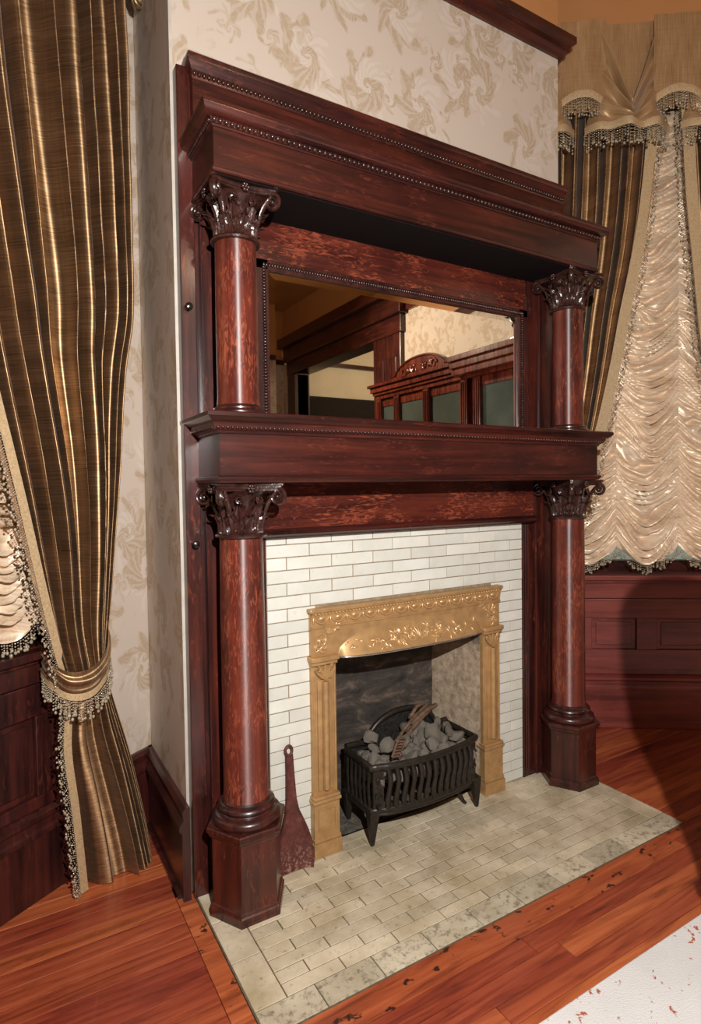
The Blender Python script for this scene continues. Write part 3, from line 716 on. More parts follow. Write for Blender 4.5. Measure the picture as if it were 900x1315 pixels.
for sg in (-1, 1):
    cx, cy = COLS[sg]
    # lower column
    mb = MB(); mb.lathe([(.0625,0),(.0615,.012),(.0605,.03),(.0600,.2),(.0595,.5),(.0575,.705),(.0575,.712)], n=48)
    mb.build('column_shaft', M['wood_col'], mt, 40, (cx, cy, .296))
    pb = MB()
    def hexring(prof):
        o0 = len(pb.v)
        rows = [[(a, b, z_) for a, b in hexpoly(r_)] for r_, z_ in prof]; pb.grid(rows, closed=True)
        n = len(rows); pb.f += [tuple(o0+5-k for k in range(6)), tuple(o0+(n-1)*6+k for k in range(6))]
    hexring([(.108,.0),(.108,.022),(.104,.026),(.103,.030),(.098,.034),(.098,.205),(.102,.212),(.106,.216),(.108,.222),(.113,.227),(.113,.237),(.110,.240)])
    pl = pb.build('plinth', M['wood_z'], mt, None, (cx, cy, 0))
    MB().lathe([(.088,0),(.091,.004),(.093,.012),(.090,.020),(.082,.025),(.075,.027),(.072,.031),(.075,.035),(.078,.040),(.076,.046),(.070,.050),(.066,.052),(.066,.056),(.0625,.060)], n=48).build('base', M['wood_dark'], mt, 40, (cx, cy, .240))
    capital(cx, cy, 1.002, .145, .0575, .0)
    # upper column
    MB().lathe([(.0575,0),(.0565,.012),(.0555,.02),(.0555,.2),(.0540,.425)], n=48).build('column_shaft', M['wood_col'], mt, 40, (cx, cy, 1.352))
    MB().lathe([(.072,0),(.075,.004),(.075,.012),(.070,.017),(.066,.020),(.066,.024),(.0585,.029),(.0575,.032)], n=48).build('base', M['wood_dark'], mt, 40, (cx, cy, 1.322))
    capital(cx, cy, 1.776, .134, .0540, .0)

# ================================================================== GOLD FIRE FRAME
gf = empty('fire_frame', (0,0,0)); tag(gf, 'gold painted cast fire frame with embossed hood around the firebox', 'fire frame')
GT = .764
MB().cbox(-.397, .397, -.030, .003, GT-.012, GT, .003).build('top_ledge', M['gold'], gf)
hd = MB(); hd.box(-.390, .390, -.014, .003, .615, GT-.012)
hd.grid([[(x, y_, z_) for y_, z_ in ((-.014,.700),(-.020,.703),(-.020,.708),(-.016,.711),(-.022,.745),(-.026,.752))] for x in (-.392, .392)])
head = hd.build('header', M['gold'], gf)
eg = MB()
for i in range(13):
    x0 = -.384+.768*i/13; w_ = .768/13
    eg.tube([(x0+w_*u, -.019-.004*sin(pi*u), .738-.020*sin(pi*u)) for u in [j/8 for j in range(9)]], .0030, 6)
    eg.ball((x0+w_*.5, -.019, .733), .008, (1.7,.6,.9)); eg.ball((x0, -.021, .727), .0045, (.8,.8,2.4))
for i in range(64): eg.ball((-.384+.768*(i+.5)/64, -.025, .7475), .0036)
eg.build('swag_border', M['gold_hi'], head, 60, kind='stuff')
# hood: bulging canopy above the opening
HW, HT, HB = .300, .690, .606
rows = []; NU, NV = 48, 12
def hood(u, v):
    x = HW*u; top = HB+(HT-HB)*(1-abs(u)**3.2)**.55
    z_ = HB+(top-HB)*v
    y_ = -.014-.050*sqrt(max(0, 1-abs(u)**2.6))*(1-v)**1.15
    return x, y_, z_
for j in range(NV+1): rows.append([hood(i/NU*2-1, j/NV) for i in range(NU+1)])
hm = MB().grid(rows); hm.grid([[hood(i/NU*2-1, 0) for i in range(NU+1)], [(hood(i/NU*2-1, 0)[0], .0, HB) for i in range(NU+1)]])
hoodo = hm.build('hood', M['gold'], gf, 50)
lip = MB().tube([hood(i/NU*2-1, 0) for i in range(NU+1)], .003, 6); lip.build('hood_lip', plain('steel_lip', (.55,.52,.48), .25, .9, 60, .2, 0), gf, 60)
def scroll(mb, fn, cx, cz, size, hand, a0, r_=.0024, turns=1.3):
    P = []
    for j in range(16):
        q = j/15; a = a0+hand*q*turns*2*pi; ra = size*(1-.82*q); P.append(fn(cx+ra*cos(a), cz+ra*sin(a)))
    mb.tube(P, [r_*(1.25-.6*j/15) for j in range(16)], 5)
def leafblob(mb, fn, cx, cz, ln, a, r_):
    P = [fn(cx+ln*q*cos(a), cz+ln*q*sin(a)) for q in (0,.25,.5,.75,1)]; mb.tube(P, [r_*.5, r_, r_*1.1, r_*.7, r_*.1], 6)
def hoodpt(x, z_):
    u = max(-.999, min(.999, x/HW)); top = HB+(HT-HB)*(1-abs(u)**3.2)**.55; v = min(1, max(0, (z_-HB)/(top-HB+1e-6)))
    h = hood(u, v); return (x, h[1]-.0015, z_)
random.seed(3); orn = MB()
for sg in (-1, 1):
    for (x, z_, s_) in ((.03,.640,.014),(.065,.634,.014),(.10,.642,.012),(.135,.632,.012),(.165,.640,.010),(.045,.662,.010),(.085,.660,.009)):
        scroll(orn, hoodpt, sg*x, z_, s_*1.1, sg*random.choice((-1,1)), random.uniform(0,6), .0033)
        for q in range(4): leafblob(orn, hoodpt, sg*x+random.uniform(-.01,.01), z_+random.uniform(-.01,.01), .022, random.uniform(0,6.28), .0042)
    for q in range(6): leafblob(orn, hoodpt, sg*(.20+.012*q), .632+.008*(q % 3), .018, random.uniform(0,6.28), .003)
for q in range(7): leafblob(orn, hoodpt, 0, .632, .042, pi*.15+q*pi*.7/6, .0035)
orn.build('floral_relief', M['gold_hi'], hoodo, 60, kind='stuff')
flat = lambda x, z_: (x, -.016, z_)
random.seed(9)
for sg in (-1, 1):
    orn = MB()
    for (x, z_, s_) in ((.352,.672,.016),(.330,.690,.012),(.366,.640,.013),(.345,.645,.010),(.300,.700,.006)):
        scroll(orn, flat, sg*x, z_, s_, sg, random.uniform(0,6), .003)
        for q in range(4): leafblob(orn, flat, sg*x+random.uniform(-.008,.008), z_+random.uniform(-.008,.008), .022, random.uniform(0,6.28), .0036)
    orn.build('corner_relief', M['gold_hi'], head, 60, kind='stuff')
    def sx(a, b): return tuple(sorted((sg*a, sg*b)))
    ps = MB(); ps.cbox(*sx(.306,.390), -.016, .02, .165, .615, .002); ps.cbox(*sx(.322,.374), -.021, -.014, .20, .545, .003)
    ps.tube([(sg*.348, -.022, .205), (sg*.348, -.022, .54)], .012, 12)
    for xx in (.312, .384): ps.tube([(sg*xx, -.016, .19), (sg*xx, -.016, .56)], .0035, 8)
    pil = ps.build('pilaster', M['gold'], gf, 40)
    cp = MB(); cp.cbox(*sx(.300,.397), -.032, .02, .602, .617, .003); cp.cbox(*sx(.304,.393), -.026, .02, .590, .603, .003)
    for q in range(5): leafblob(cp, lambda x, z_: (x, -.024, z_), sg*.348, .545, .05, pi/2+(q-2)*.42, .006)
    for s2 in (-1, 1): scroll(cp, lambda x, z_: (x, -.026, z_), sg*.348+s2*.026, .580, .010, s2, pi/2, .0035)
    cp.build('pilaster_capital', M['gold'], pil, 45)
    bl = MB(); bl.cbox(*sx(.304,.394), -.026, .02, .03, .165, .003); bl.cbox(*sx(.300,.398), -.032, .02, .165, .176, .003); bl.cbox(*sx(.303,.395), -.029, .02, .176, .186, .003)
    bl.cbox(*sx(.300,.398), -.034, .02, .0, .045, .003); bl.cbox(*sx(.302,.396), -.030, .02, .045, .058, .003)
    for (a, b, c, d) in ((.318,.380,.145,.150),(.318,.380,.080,.085),(.318,.323,.085,.145),(.375,.380,.085,.145)): bl.cbox(*sx(a,b), -.030, -.024, c, d, .001)
    bl.build('plinth_block', M['gold'], pil)
MB().box(-.30, .30, -.002, .03, .60, .66).build('hood_back', M['fb_back'], gf)

# ================================================================== COAL GRATE
gr = empty('coal_grate', (0,0,0)); tag(gr, 'black cast-iron basket grate on tapered legs holding grey coals', 'grate')
GX0, GX1, GY0, GY1, GZ0, GZ1 = -.208, .228, -.062, .100, .108, .246
def front(u):      # u 0..1 along front -> x, y  (serpentine front)
    x = GX0+(GX1-GX0)*u; y_ = GY0-.034*max(0, sin(pi*u))**.8*(1 if .08 < u < .92 else .55)
    return x, y_
N = 28
def fr_path(z_, dy=0): return [(front(i/N)[0], front(i/N)[1]+dy, z_) for i in range(N+1)]
tr = MB(); tr.tube([(GX0, GY1, GZ1)]+[(GX0, GY1+(GY0-GY1)*q, GZ1) for q in (.5,)]+fr_path(GZ1)+[(GX1, (GY0+GY1)/2, GZ1), (GX1, GY1, GZ1)], .0125, 8, flat=.75); tr.build('top_rail', M['iron'], gr, 50)
br = MB(); br.tube([(GX0, GY1, GZ0)]+fr_path(GZ0)+[(GX1, GY1, GZ0)], .010, 8, flat=.75)
br.tube([(GX0, GY1, GZ0-.014)]+fr_path(GZ0-.014, .003)+[(GX1, GY1, GZ0-.014)], .006, 8); br.build('bottom_rail', M['iron'], gr, 50)
for i in range(13):
    u = .115+.77*i/12; P = []
    for j in range(9):
        q = j/8; x, y_ = front(u); P.append((x+.006*sin(q*pi*2)*(-1), y_-.010*sin(pi*q), GZ0+(GZ1-GZ0)*q))
    MB().tube(P, [.008,.0095,.0105,.0095,.0082,.0095,.0105,.0095,.008], 7, flat=.75).build('bar', M['iron'], gr, 60)
for u0, u1 in ((.01,.085),(.915,.99)):
    pn = MB(); a, b = front(u0), front(u1)
    pn.add([(a[0],a[1],GZ0),(b[0],b[1],GZ0),(b[0],b[1],GZ1),(a[0],a[1],GZ1),(a[0],a[1]+.008,GZ0),(b[0],b[1]+.008,GZ0),(b[0],b[1]+.008,GZ1),(a[0],a[1]+.008,GZ1)], [(0,1,2,3),(7,6,5,4),(0,4,5,1),(3,2,6,7),(0,3,7,4),(1,5,6,2)])
    mx_ = (a[0]+b[0])/2; my_ = (a[1]+b[1])/2-.003
    fn = lambda x, z_: (x, my_, z_)
    scroll(pn, fn, mx_, GZ0+.095, .012, 1, 0, .003); scroll(pn, fn, mx_, GZ0+.045, .012, -1, pi, .003)
    pn.build('corner_plate', M['iron'], gr, 45)
for xx in (GX0, GX1):
    for i in range(6):
        y_ = GY0+.016+(GY1-GY0-.03)*i/5; MB().tube([(xx, y_, GZ0), (xx+.004*(-1 if xx < 0 else 1), y_, (GZ0+GZ1)/2), (xx, y_, GZ1)], .0055, 6).build('side_bar', M['iron'], gr, 60)
for (x, y_, dx, dy) in ((GX0+.004, GY0+.004, -.006, -.004), (GX1-.004, GY0+.004, .004, -.004), (GX0+.006, GY1, .006, .008), (GX1-.006, GY1, -.006, .006)):
    lg = MB(); rows = []
    for z_, h_ in ((GZ0,.017),(.09,.016),(.05,.0115),(.012,.0070),(.0005,.0050)):
        q = 1-z_/GZ0; rows.append([(x+dx*q+a*h_, y_+dy*q+b*h_*.8, z_) for a, b in ((-1,-1),(1,-1),(1,1),(-1,1))])
    lg.grid(rows, closed=True); lg.f += [(0,1,2,3), tuple(4*4+k for k in (3,2,1,0))]; lg.build('leg', M['iron'], gr)
# back plate with arch
ap = []
for i in range(25):
    a = pi-pi*i/24; ap.append((.026+.145*cos(a), GZ1+.004+.090*sin(a)))
poly = [(GX0, GZ0), (GX0, GZ1+.014), (-.145, GZ1+.012)]+ap+[(.19, GZ1+.012), (GX1, GZ1+.014), (GX1, GZ0)]
MB().prism(poly, lambda a, b, d: (a, d, b), GY1+.002, GY1+.010).build('back_plate', M['soot_iron'], gr)
MB().tube([(GX0, GY1, GZ1+.012), (-.15, GY1, GZ1+.010)]+[(a*1.0, GY1-.002, b) for a, b in ap]+[(.19, GY1, GZ1+.010), (GX1, GY1, GZ1+.012)], .0105, 8).build('arch_rim', M['iron'], gr, 60)
bt = MB()
for i in range(9): bt.box(GX0+.01+.047*i, GX0+.024+.047*i, GY0-.02, GY1, GZ0+.012, GZ0+.022)
bt.build('basket_floor', M['iron'], gr)
gp = tag(MB().tube([(.13,.06,.10),(.135,.02,.07),(.15,.0,.055),(.175,-.01,.05),(.19,-.02,.035),(.198,-.03,.012),(.204,-.034,.006)], [.006,.006,.006,.008,.006,.005,.005], 8).build('gas_pipe', M['iron'], None, 60), 'thin black bent gas pipe under the grate', 'pipe')
# coals
random.seed(21)
def lump(name):
    bm = bmesh.new(); bmesh.ops.create_icosphere(bm, subdivisions=2, radius=1); s_ = random.uniform(0, 50)
    cuts = [(Vector((random.gauss(0,1), random.gauss(0,1), random.gauss(0,1))).normalized(), random.uniform(.55,.85)) for _ in range(7)]
    sc = Vector((random.uniform(.9,1.35), random.uniform(.75,1.05), random.uniform(.6,.85)))
    for v in bm.verts:
        d = v.co.normalized(); k_ = 1+.32*ns(d.x*1.3+s_, d.y*1.3, d.z*1.3)+.16*ns(d.x*3+s_, d.y*3, d.z*3)
        for nn, dd in cuts:
            e_ = d.dot(nn)*k_-dd
            if e_ > 0: k_ = min(k_, dd/max(.2, d.dot(nn)))
        v.co = Vector((d.x*sc.x, d.y*sc.y, d.z*sc.z))*k_*1.25
    m = bpy.data.meshes.new(name); bm.to_mesh(m); bm.free()
    for p in m.polygons: p.use_smooth = True
    m.set_sharp_from_angle(angle=R_(28)); m.materials.append(M['coal']); return m
LM = [lump('coal_lump') for _ in range(8)]
nco = 0
for layer, (zz, nx, ny) in enumerate(((.196, 9, 4), (.228, 9, 4), (.256, 7, 3), (.278, 5, 2))):
    for i in range(nx):
        for j in range(ny):
            sh_ = .012*layer
            x = GX0+.032+sh_*1.5+(GX1-GX0-.064-3*sh_)*(i+random.uniform(-.12,.12))/(nx-1); y_ = GY0+.004+sh_+(GY1-GY0-.022-1.4*sh_)*(j+random.uniform(-.12,.12))/max(1, ny-1)
            if layer >= 2 and x < .02 and random.random() < .6: continue
            o = obj('coal_lump', random.choice(LM), None, None, (x, y_, zz+random.uniform(-.006,.008)), (random.uniform(0,6), random.uniform(0,6), random.uniform(0,6)))
            s_ = random.uniform(.016, .026); o.scale = (s_, s_, s_)
            tag(o, 'ash-grey coal lump heaped in the black grate', 'coal', 'coals heaped in the grate'); nco += 1
for i, (a, b, r_, nm, lb) in enumerate((((-.10,-.045,.270),(.155,.085,.325),.0075,'stick','longest charred stick lying diagonally across the coals'), ((-.10,-.02,.275),(.13,.09,.335),.006,'stick','thin charred stick behind the longest one on the coals'),
        ((.02,.03,.305),(.16,.075,.333),.008,'stick','short thick charred stick at the top of the coal heap'), ((.03,.06,.315),(.10,.085,.345),.007,'stick','short stub of charred stick by the grate back plate'))):
    A_, B_ = Vector(a), Vector(b); P = []
    for j in range(11):
        q = j/10; p = A_.lerp(B_, q); p += Vector((.004*ns(q*6, i*3.1), .004*ns(q*6, i*3.1+9), .012*sin(pi*q)+.003*ns(q*8, i))); P.append(p)
    tag(MB().tube(P, [r_*(1+.25*ns(j*1.7, i)) for j in range(11)], 7).build(nm, M['stick'], None, 60), lb, 'stick', 'charred sticks on the coals')
cl = MB(); B0 = Vector((-.115, -.06, .262))
for k_ in range(7):
    P = [B0+Vector((.0+.004*k_+.030*sin(q*2.2)-.01, .008*sin(q*pi), .0+.009*k_-.012*q)) for q in [j/8 for j in range(9)]]
    cl.tube(P, [.0022+.002*sin(pi*j/8) for j in range(9)], 6)
cl.tube([B0+Vector((-.012+.004*k_, .002, .009*k_)) for k_ in range(7)], .005, 6)
tag(cl.build('stick', M['stick'], None, 60), 'ribbed burnt twig bundle at the front of the coals', 'stick', 'charred sticks on the coals')

# ================================================================== SHOVEL
svl = empty('ash_shovel', (-.468, -.02, 0)); tag(svl, 'rusty flat ash shovel leaning on the white tiles beside the gold frame', 'shovel')
half = [(.0565,0.0),(.060,.016),(.060,.05),(.055,.085),(.046,.115),(.034,.145),(.022,.175),(.0165,.205),(.0150,.235),(.0135,.27),(.0125,.315),(.0120,.335)]
yl = lambda z_: -.050+.118*min(z_, .37)
def sv(x, z_, d): return (x, yl(z_)+.02+d-.010*0, z_+.0015)
rows_f, rows_b = [], []
NX = 10
for hw, z_ in half:
    rf, rb = [], []
    for i in range(NX+1):
        u = i/NX*2-1
        lipz = -.010*max(0, abs(u)-.72)/.28*(1 if z_ < .17 else .35)
        dish = .004*(1-u*u)*(1 if z_ < .17 else .2)
        rf.append(sv(u*hw-.004+.012*z_, z_, lipz+dish)); rb.append(sv(u*hw-.004+.012*z_, z_, lipz+dish+.003))
    rows_f.append(rf); rows_b.append(rb)
bl = MB().grid(rows_f); bl.grid([list(reversed(q)) for q in rows_b])
edge = [q[0] for q in rows_f], [q[0] for q in rows_b]; bl.grid([edge[0], edge[1]]); edge = [q[-1] for q in rows_f], [q[-1] for q in rows_b]; bl.grid([edge[1], edge[0]]); bl.grid([rows_b[0], rows_f[0]])
bl.build('blade', M['rust'], svl, 40)
rg = MB(); cz = .346
rg.tube([sv(.0135*cos(a)*.8+.000, cz+.0135*sin(a), .0) for a in [2*pi*k/20 for k in range(21)]], .0046, 8, cap=False); rg.build('hanging_ring', M['rust'], svl, 60)

# ================================================================== DRAPERY
def pleat(t_, ridges):
    # ridges: ascending list of ridge positions (0..1); soft rounded folds leaning to one side, deep valleys
    for i in range(len(ridges)-1):
        if ridges[i] <= t_ <= ridges[i+1]:
            w_ = ridges[i+1]-ridges[i]; q = (t_-ridges[i])/w_
            q = q+.10*sin(2*pi*q)*(1 if i % 2 else -1)
            return (.72*cos(2*pi*q)+.28*(1-2*sin(pi*q)**1.3))*min(1, .45+w_*6)
    return 0.0
def drape(name, W, z0, z1, sLt, sRt, ridges, amp, off, mat, parent, NU=260, NZ=150, drift=.02, seed=0., extra=None, ridges2=None, zsw=.58):
    rows, uvs = [], []
    for j in range(NZ+1):
        z_ = z0+(z1-z0)*j/NZ; a, b = interp(sRt, z_), interp(sLt, z_); am = interp(amp, z_)
        row, uv = [], []
        for i in range(NU+1):
            t_ = i/NU; tt = min(1, max(0, t_+drift*ns(t_*3+seed, z_*1.3)*sin(pi*t_)))
            pv = pleat(tt, ridges)
            if ridges2:
                wq = min(1, max(0, (z_-zsw+.07)/.14)); wq = wq*wq*(3-2*wq); pv = pv*wq+pleat(tt, ridges2)*(1-wq)
            pv *= 1+.45*ns(tt*6+seed*2, z_*1.1+3)
            d = pv*am + .16*am*ns(tt*19+seed, z_*.6) + .0045*ns(tt*8+seed, z_*3.5)
            s_ = a+(b-a)*t_
            s_ += .25*am*sin(2*pi*tt*len(ridges)*.5+seed)*sin(pi*t_)
            o_ = off(t_, z_)+d
            if extra: o_ += extra(t_, z_)
            row.append(W(s_, o_, z_)); uv.append((t_*1.3, z_))
        rows.append(row); uvs.append(uv)
    return MB().grid(rows, uvs).build(name, mat, parent, 180)
def ribbon(pts_a, pts_b, thick=None):
    mb = MB(); uv = [[(0, i*.02), ] for i in range(len(pts_a))]
    rows = [[a, Vector(a).lerp(Vector(b), .5), b] for a, b in zip(pts_a, pts_b)]; mb.grid(rows); return mb
def fringe(pts, normal, length, step, rad, seed=1, down=(0,0,-1), nb=5):
    """bead strands hanging from a polyline"""
    rnd = random.Random(seed); mb = MB(); P = [Vector(p) for p in pts]; acc = 0.0
    for i in range(len(P)-1):
        d = (P[i+1]-P[i]).length; k_ = max(1, round(d/step))
        for q in range(k_):
            p = P[i].lerp(P[i+1], q/k_); L = length*rnd.uniform(.55, 1.1); sl = Vector((rnd.uniform(-.004,.004), rnd.uniform(-.004,.004), 0))
            for b in range(nb):
                f = (b+.6)/nb; r_ = rad*(.7 if b < nb-1 else 1.25)*rnd.uniform(.75,1.15)
                c = p+Vector(down)*L*f+sl*f+Vector(normal)*.004; mb.ball(c, r_, (1,1,1.25 if b == nb-1 else 1))
    return mb

# ---- left curtain
lc = empty('window_curtain', LW(.27, .08, 0)); tag(lc, 'bronze silk curtain gathered by a beaded tieback at the far left', 'curtain', 'bronze silk window curtains')
def LWc(s_, o_, z_):
    p = LW(s_, o_, z_); b = LW(.27, .08, 0); return (p[0]-b[0], p[1]-b[1], p[2])
sR = [(0,.150),(.13,.165),(.35,.202),(.54,.245),(.60,.257),(.67,.257),(.83,.238),(1.2,.203),(1.49,.176),(1.66,.142),(1.92,.136),(2.39,.135),(2.61,.142),(3.0,.15)]
sL = [(0,.365),(.25,.392),(.43,.412),(.58,.401),(.64,.413),(.72,.436),(.87,.473),(1.0,.503),(1.12,.530),(1.6,.64),(2.3,.76),(3.0,.86)]
def loff(t_, z_):
    b = .105; k_ = max(0, 1-z_/.55)
    b += k_*(.055*sin(pi*min(1, t_*1.25+.05))+.03*(1-t_)-.02*t_)
    b += .02*exp(-((z_-.62)/.10)**2)*sin(pi*t_)
    b += .03*exp(-((z_-1.1)/.45)**2)*sin(pi*t_)
    return b
rid = [0,.06,.12,.20,.29,.40,.56,.66,.77,.88,1.0]
ampL = [(0,.024),(.3,.022),(.52,.013),(.62,.009),(.75,.014),(1.1,.025),(1.7,.032),(2.3,.036),(3,.036)]
drape('drape', LWc, .004, 2.98, sL, sR, rid, ampL, loff, M['silk'], lc, 300, 170, .035, 2.0, None, [0,.05,.11,.18,.26,.36,.66,1.0])
def edge_pts(W, tab, off, z0, z1, n, t_, amp=None):
    return [(interp(tab, z_), off(t_, z_)+(.02 if amp is None else interp(amp, z_)), z_) for z_ in [z0+(z1-z0)*i/n for i in range(n+1)]]
ep = edge_pts(LWc, sL, loff, .006, 1.7, 90, 1.0, ampL)
A1 = [LWc(s_+.003, o_+.006, z_) for s_, o_, z_ in ep]; B1 = [LWc(s_-.021*(.6 if .5 < z_ < .7 else 1), o_+.007, z_) for s_, o_, z_ in ep]
ribbon(A1, B1).build('braid_trim', M['trim'], lc, 180)
fr_ = fringe([LWc(s_+.004, o_+.004, z_) for s_, o_, z_ in ep], NL, .028, .007, .0028, 4, down=tuple((UL*.8+Vector((0,0,-.6)))), nb=4)
fr_.build('bead_fringe', M['bead'], lc, 180, kind='stuff')
# tieback
def spath(pts, n):
    out = []
    for i in range(n+1):
        q = i/n*(len(pts)-1); k_ = min(int(q), len(pts)-2); f = q-k_
        P0 = Vector(pts[max(0,k_-1)]); P1 = Vector(pts[k_]); P2 = Vector(pts[k_+1]); P3 = Vector(pts[min(len(pts)-1,k_+2)])
        out.append(.5*((2*P1)+(-P0+P2)*f+(2*P0-5*P1+4*P2-P3)*f*f+(-P0+3*P1-3*P2+P3)*f**3))
    return out
tp = spath([(.425,.05,.675),(.432,.10,.650),(.415,.145,.622),(.365,.165,.616),(.312,.160,.640),(.272,.135,.680),(.248,.095,.735),(.235,.03,.78)], 40)
tb = []
rowsT = []
for i, p in enumerate(tp):
    hw = .026+.006*sin(pi*i/40)
    rowsT.append([LWc(p.x, p.y+.010*(1-v_*v_)+.004*sin(v_*7+i*.05)+.003*ns(i*.3, v_*2), p.z+hw*v_) for v_ in [-1+2*q/14 for q in range(15)]])
tie = MB().grid(rowsT, [[(v_*.004, i*.02) for v_ in range(15)] for i in range(41)]).build('tieback', M['silk'], lc, 180)
lowe = [Vector(q[0]) for q in rowsT]
rib = [[p+Vector((0,0,.004)) for p in lowe], [p+Vector((0,0,-.006)) for p in lowe], [p+Vector((0,0,-.016)) for p in lowe]]
rib = [[q+NL*.004 for q in r_] for r_ in rib]
MB().grid(rib).build('tieback_braid', M['trim'], tie, 180)
fringe([p+Vector((0,0,-.016))+NL*.003 for p in lowe], NL, .055, .0055, .0036, 8, nb=6).build('tieback_beads', M['bead'], tie, 180, kind='stuff')

# curtain rod with leafy finial (left window)
rod = empty('curtain_rod', LW(.06, .10, 2.665)); tag(rod, 'antique gold leafy curtain rod finial beside the left curtain top', 'curtain rod')
def rl(s_, o_, z_):
    p = LW(s_, o_, z_); b = LW(.06, .10, 2.665); return (p[0]-b[0], p[1]-b[1], z_-2.665)
M['antique'] = plain('antique_gold', (.26,.18,.09), .35, .7, 60, .35, .2)
MB().tube([rl(.09,.10,2.668), rl(1.0,.10,2.668)], .016, 12).build('rod', M['antique'], rod, 60)
fn_ = MB(); random.seed(2)
for q in range(9):
    a = q*2*pi/9; P = [rl(.09-.012*f*4, .10+.022*cos(a)*sin(f*2.6), 2.668+.030*sin(a)*sin(f*2.6)) for f in (0,.25,.5,.75,1)]
    fn_.tube(P, [.004,.007,.008,.006,.002], 6)
fn_.ball(rl(.045,.10,2.665), .017); fn_.ball(rl(.095,.10,2.668), .022, (1,1,1))
fn_.build('finial', M['antique'], rod, 60)
MB().tube([rl(.13,.0,2.655), rl(.13,.10,2.655)], .008, 8).build('bracket', M['antique'], rod, 60)

# ---- ruched (festoon) shades
def festoon(name, W, s0, s1, tapes, z0, z1, off, label, cat_label, seed, base):
    e = empty(name, base); tag(e, label, 'window shade', 'ruched gold window shades'); bx, by = base[0], base[1]
    WW = lambda s_, o_, z_: (W(s_, o_, z_)[0]-bx, W(s_, o_, z_)[1]-by, z_)
    tp_ = sorted(tapes)
    swag = []
    for k_ in range(len(tp_)-1):
        a, b = max(tp_[k_], s0), min(tp_[k_+1], s1)
        if b-a < .02: continue
        NU, NZ = 46, 330; rows, uvs = [], []; bot = []
        for j in range(NZ+1):
            v = j/NZ; row, uv = [], []
            for i in range(NU+1):
                s_ = a+(b-a)*i/NU; u = (s_-tp_[k_])/(tp_[k_+1]-tp_[k_])*2-1
                zb = z0+.085*(abs(u)**1.6)
                z_ = zb+(z1-zb)*v
                sag = .105*(1-abs(u)**1.7)
                w_ = z_+sag*min(1, .35+.65*(1-v)+.15)
                ph_ = w_*28.0+1.8*ns(s_*4+seed, w_*5)+.9*ns(s_*9+seed, w_*12)
                fold = sin(2*pi*ph_/1.0*1.0)
                fold2 = sin(2*pi*(ph_*1.73+.4)+3*ns(s_*8, w_*6+seed))
                pin = .30+.70*(1-abs(u)**3)
                am = .034*(.6+1.0*abs(ns(s_*6+seed, w_*9)))
                d = am*pin*((abs((fold+1)/2)**.48)*2-1)+.009*fold2*pin+.016*(1-u*u)+.016*ns(s_*13+seed, w_*24)*pin+.007*ns(s_*24+seed, w_*52)*pin
                zz = z_ - .006*fold*pin
                d -= .6*am*pin
                row.append(WW(s_, off+d, zz)); uv.append((s_, z_))
                if j == 0: bot.append(WW(s_, off+d+.004, zz))
            rows.append(row); uvs.append(uv)
        sg_ = MB().grid(rows, uvs).build('festoon_panel', M['taffeta'], e, 180)
        fringe(bot, NR, .042, .008, .0040, seed*7+k_, nb=4).build('bead_fringe', M['bead'], sg_, 180, kind='stuff')
    return e
festoon('festoon_shade', RW, .405, 1.42, [.327,.597,.867,1.137,1.407], .762, 2.92, .022, 'ruched gold taffeta shade with bead fringe beside the right column', '', 3, RW(.86, .05, 0)[:2]+(0,))
festoon('festoon_shade', LW, .36, 1.25, [.36,.63,.90,1.17], .738, 2.6, .0, 'sliver of ruched gold shade at the far left picture edge', '', 5, LW(.8, .05, 0)[:2]+(0,))

# ---- right curtains
def rcurt(base, label):
    e = empty('window_curtain', base); tag(e, label, 'curtain', 'bronze silk window curtains')
    return e, (lambda s_, o_, z_: (RW(s_, o_, z_)[0]-base[0], RW(s_, o_, z_)[1]-base[1], z_))
b1 = RW(.35, .1, 0)[:2]+(0,)
e1, W1 = rcurt(b1, 'bronze silk curtain panel between the mantel and the ruched shade at right')
inn = [(0,.40),(.70,.33),(.85,.37),(1.07,.452),(1.28,.486),(1.41,.519),(1.65,.570),(1.89,.613),(2.13,.662),(2.36,.695),(2.59,.717),(3.05,.75)]
out = [(0,.20),(.70,.22),(1.2,.19),(3.05,.16)]
roff = lambda t_, z_: .125
ampR = [(0,.020),(.7,.010),(1.2,.020),(1.9,.027),(3.05,.030)]
ridR = [0,.09,.19,.29,.38,.48,.56,.65,.74,.82,.90,1.0]
drape('drape', W1, .006, 3.02, inn, out, ridR, ampR, roff, M['silk'], e1, 240, 130, .02, 5.0)
def inner_trim(e, W, tab, amp, z0, z1, sgn, seed, wband):
    ep = [(interp(tab, z_),   .125+interp(amp, z_), z_) for z_ in [z0+(z1-z0)*i/110 for i in range(111)]]
    a = [W(s_+sgn*.002, o_+.006, z_) for s_, o_, z_ in ep]; b = [W(s_-sgn*wband, o_+.008, z_) for s_, o_, z_ in ep]
    ribbon(a, b).build('braid_trim', M['trim'], e, 180)
    dn = UR*sgn*.75+Vector((0,0,-.65))
    fringe([W(s_+sgn*.003, o_+.004, z_) for s_, o_, z_ in ep], NR, .030, .009, .0030, seed, down=tuple(dn), nb=4).build('bead_fringe', M['bead'], e, 180, kind='stuff')
inner_trim(e1, W1, inn, ampR, .72, 2.9, 1, 12, .045)
b2 = RW(1.15, .1, 0)[:2]+(0,)
e2, W2 = rcurt(b2, 'bronze silk curtain panel at the right picture edge')
inn2 = [(0,1.10),(.70,1.12),(.9,1.10),(1.3,.985),(1.64,.915),(1.81,.892),(2.08,.865),(2.35,.838),(2.59,.824),(3.05,.80)]
out2 = [(0,1.30),(.70,1.26),(1.2,1.32),(3.05,1.38)]
drape('drape', W2, .006, 3.02, inn2, out2, ridR, ampR, roff, M['silk'], e2, 240, 130, .02, 9.0)
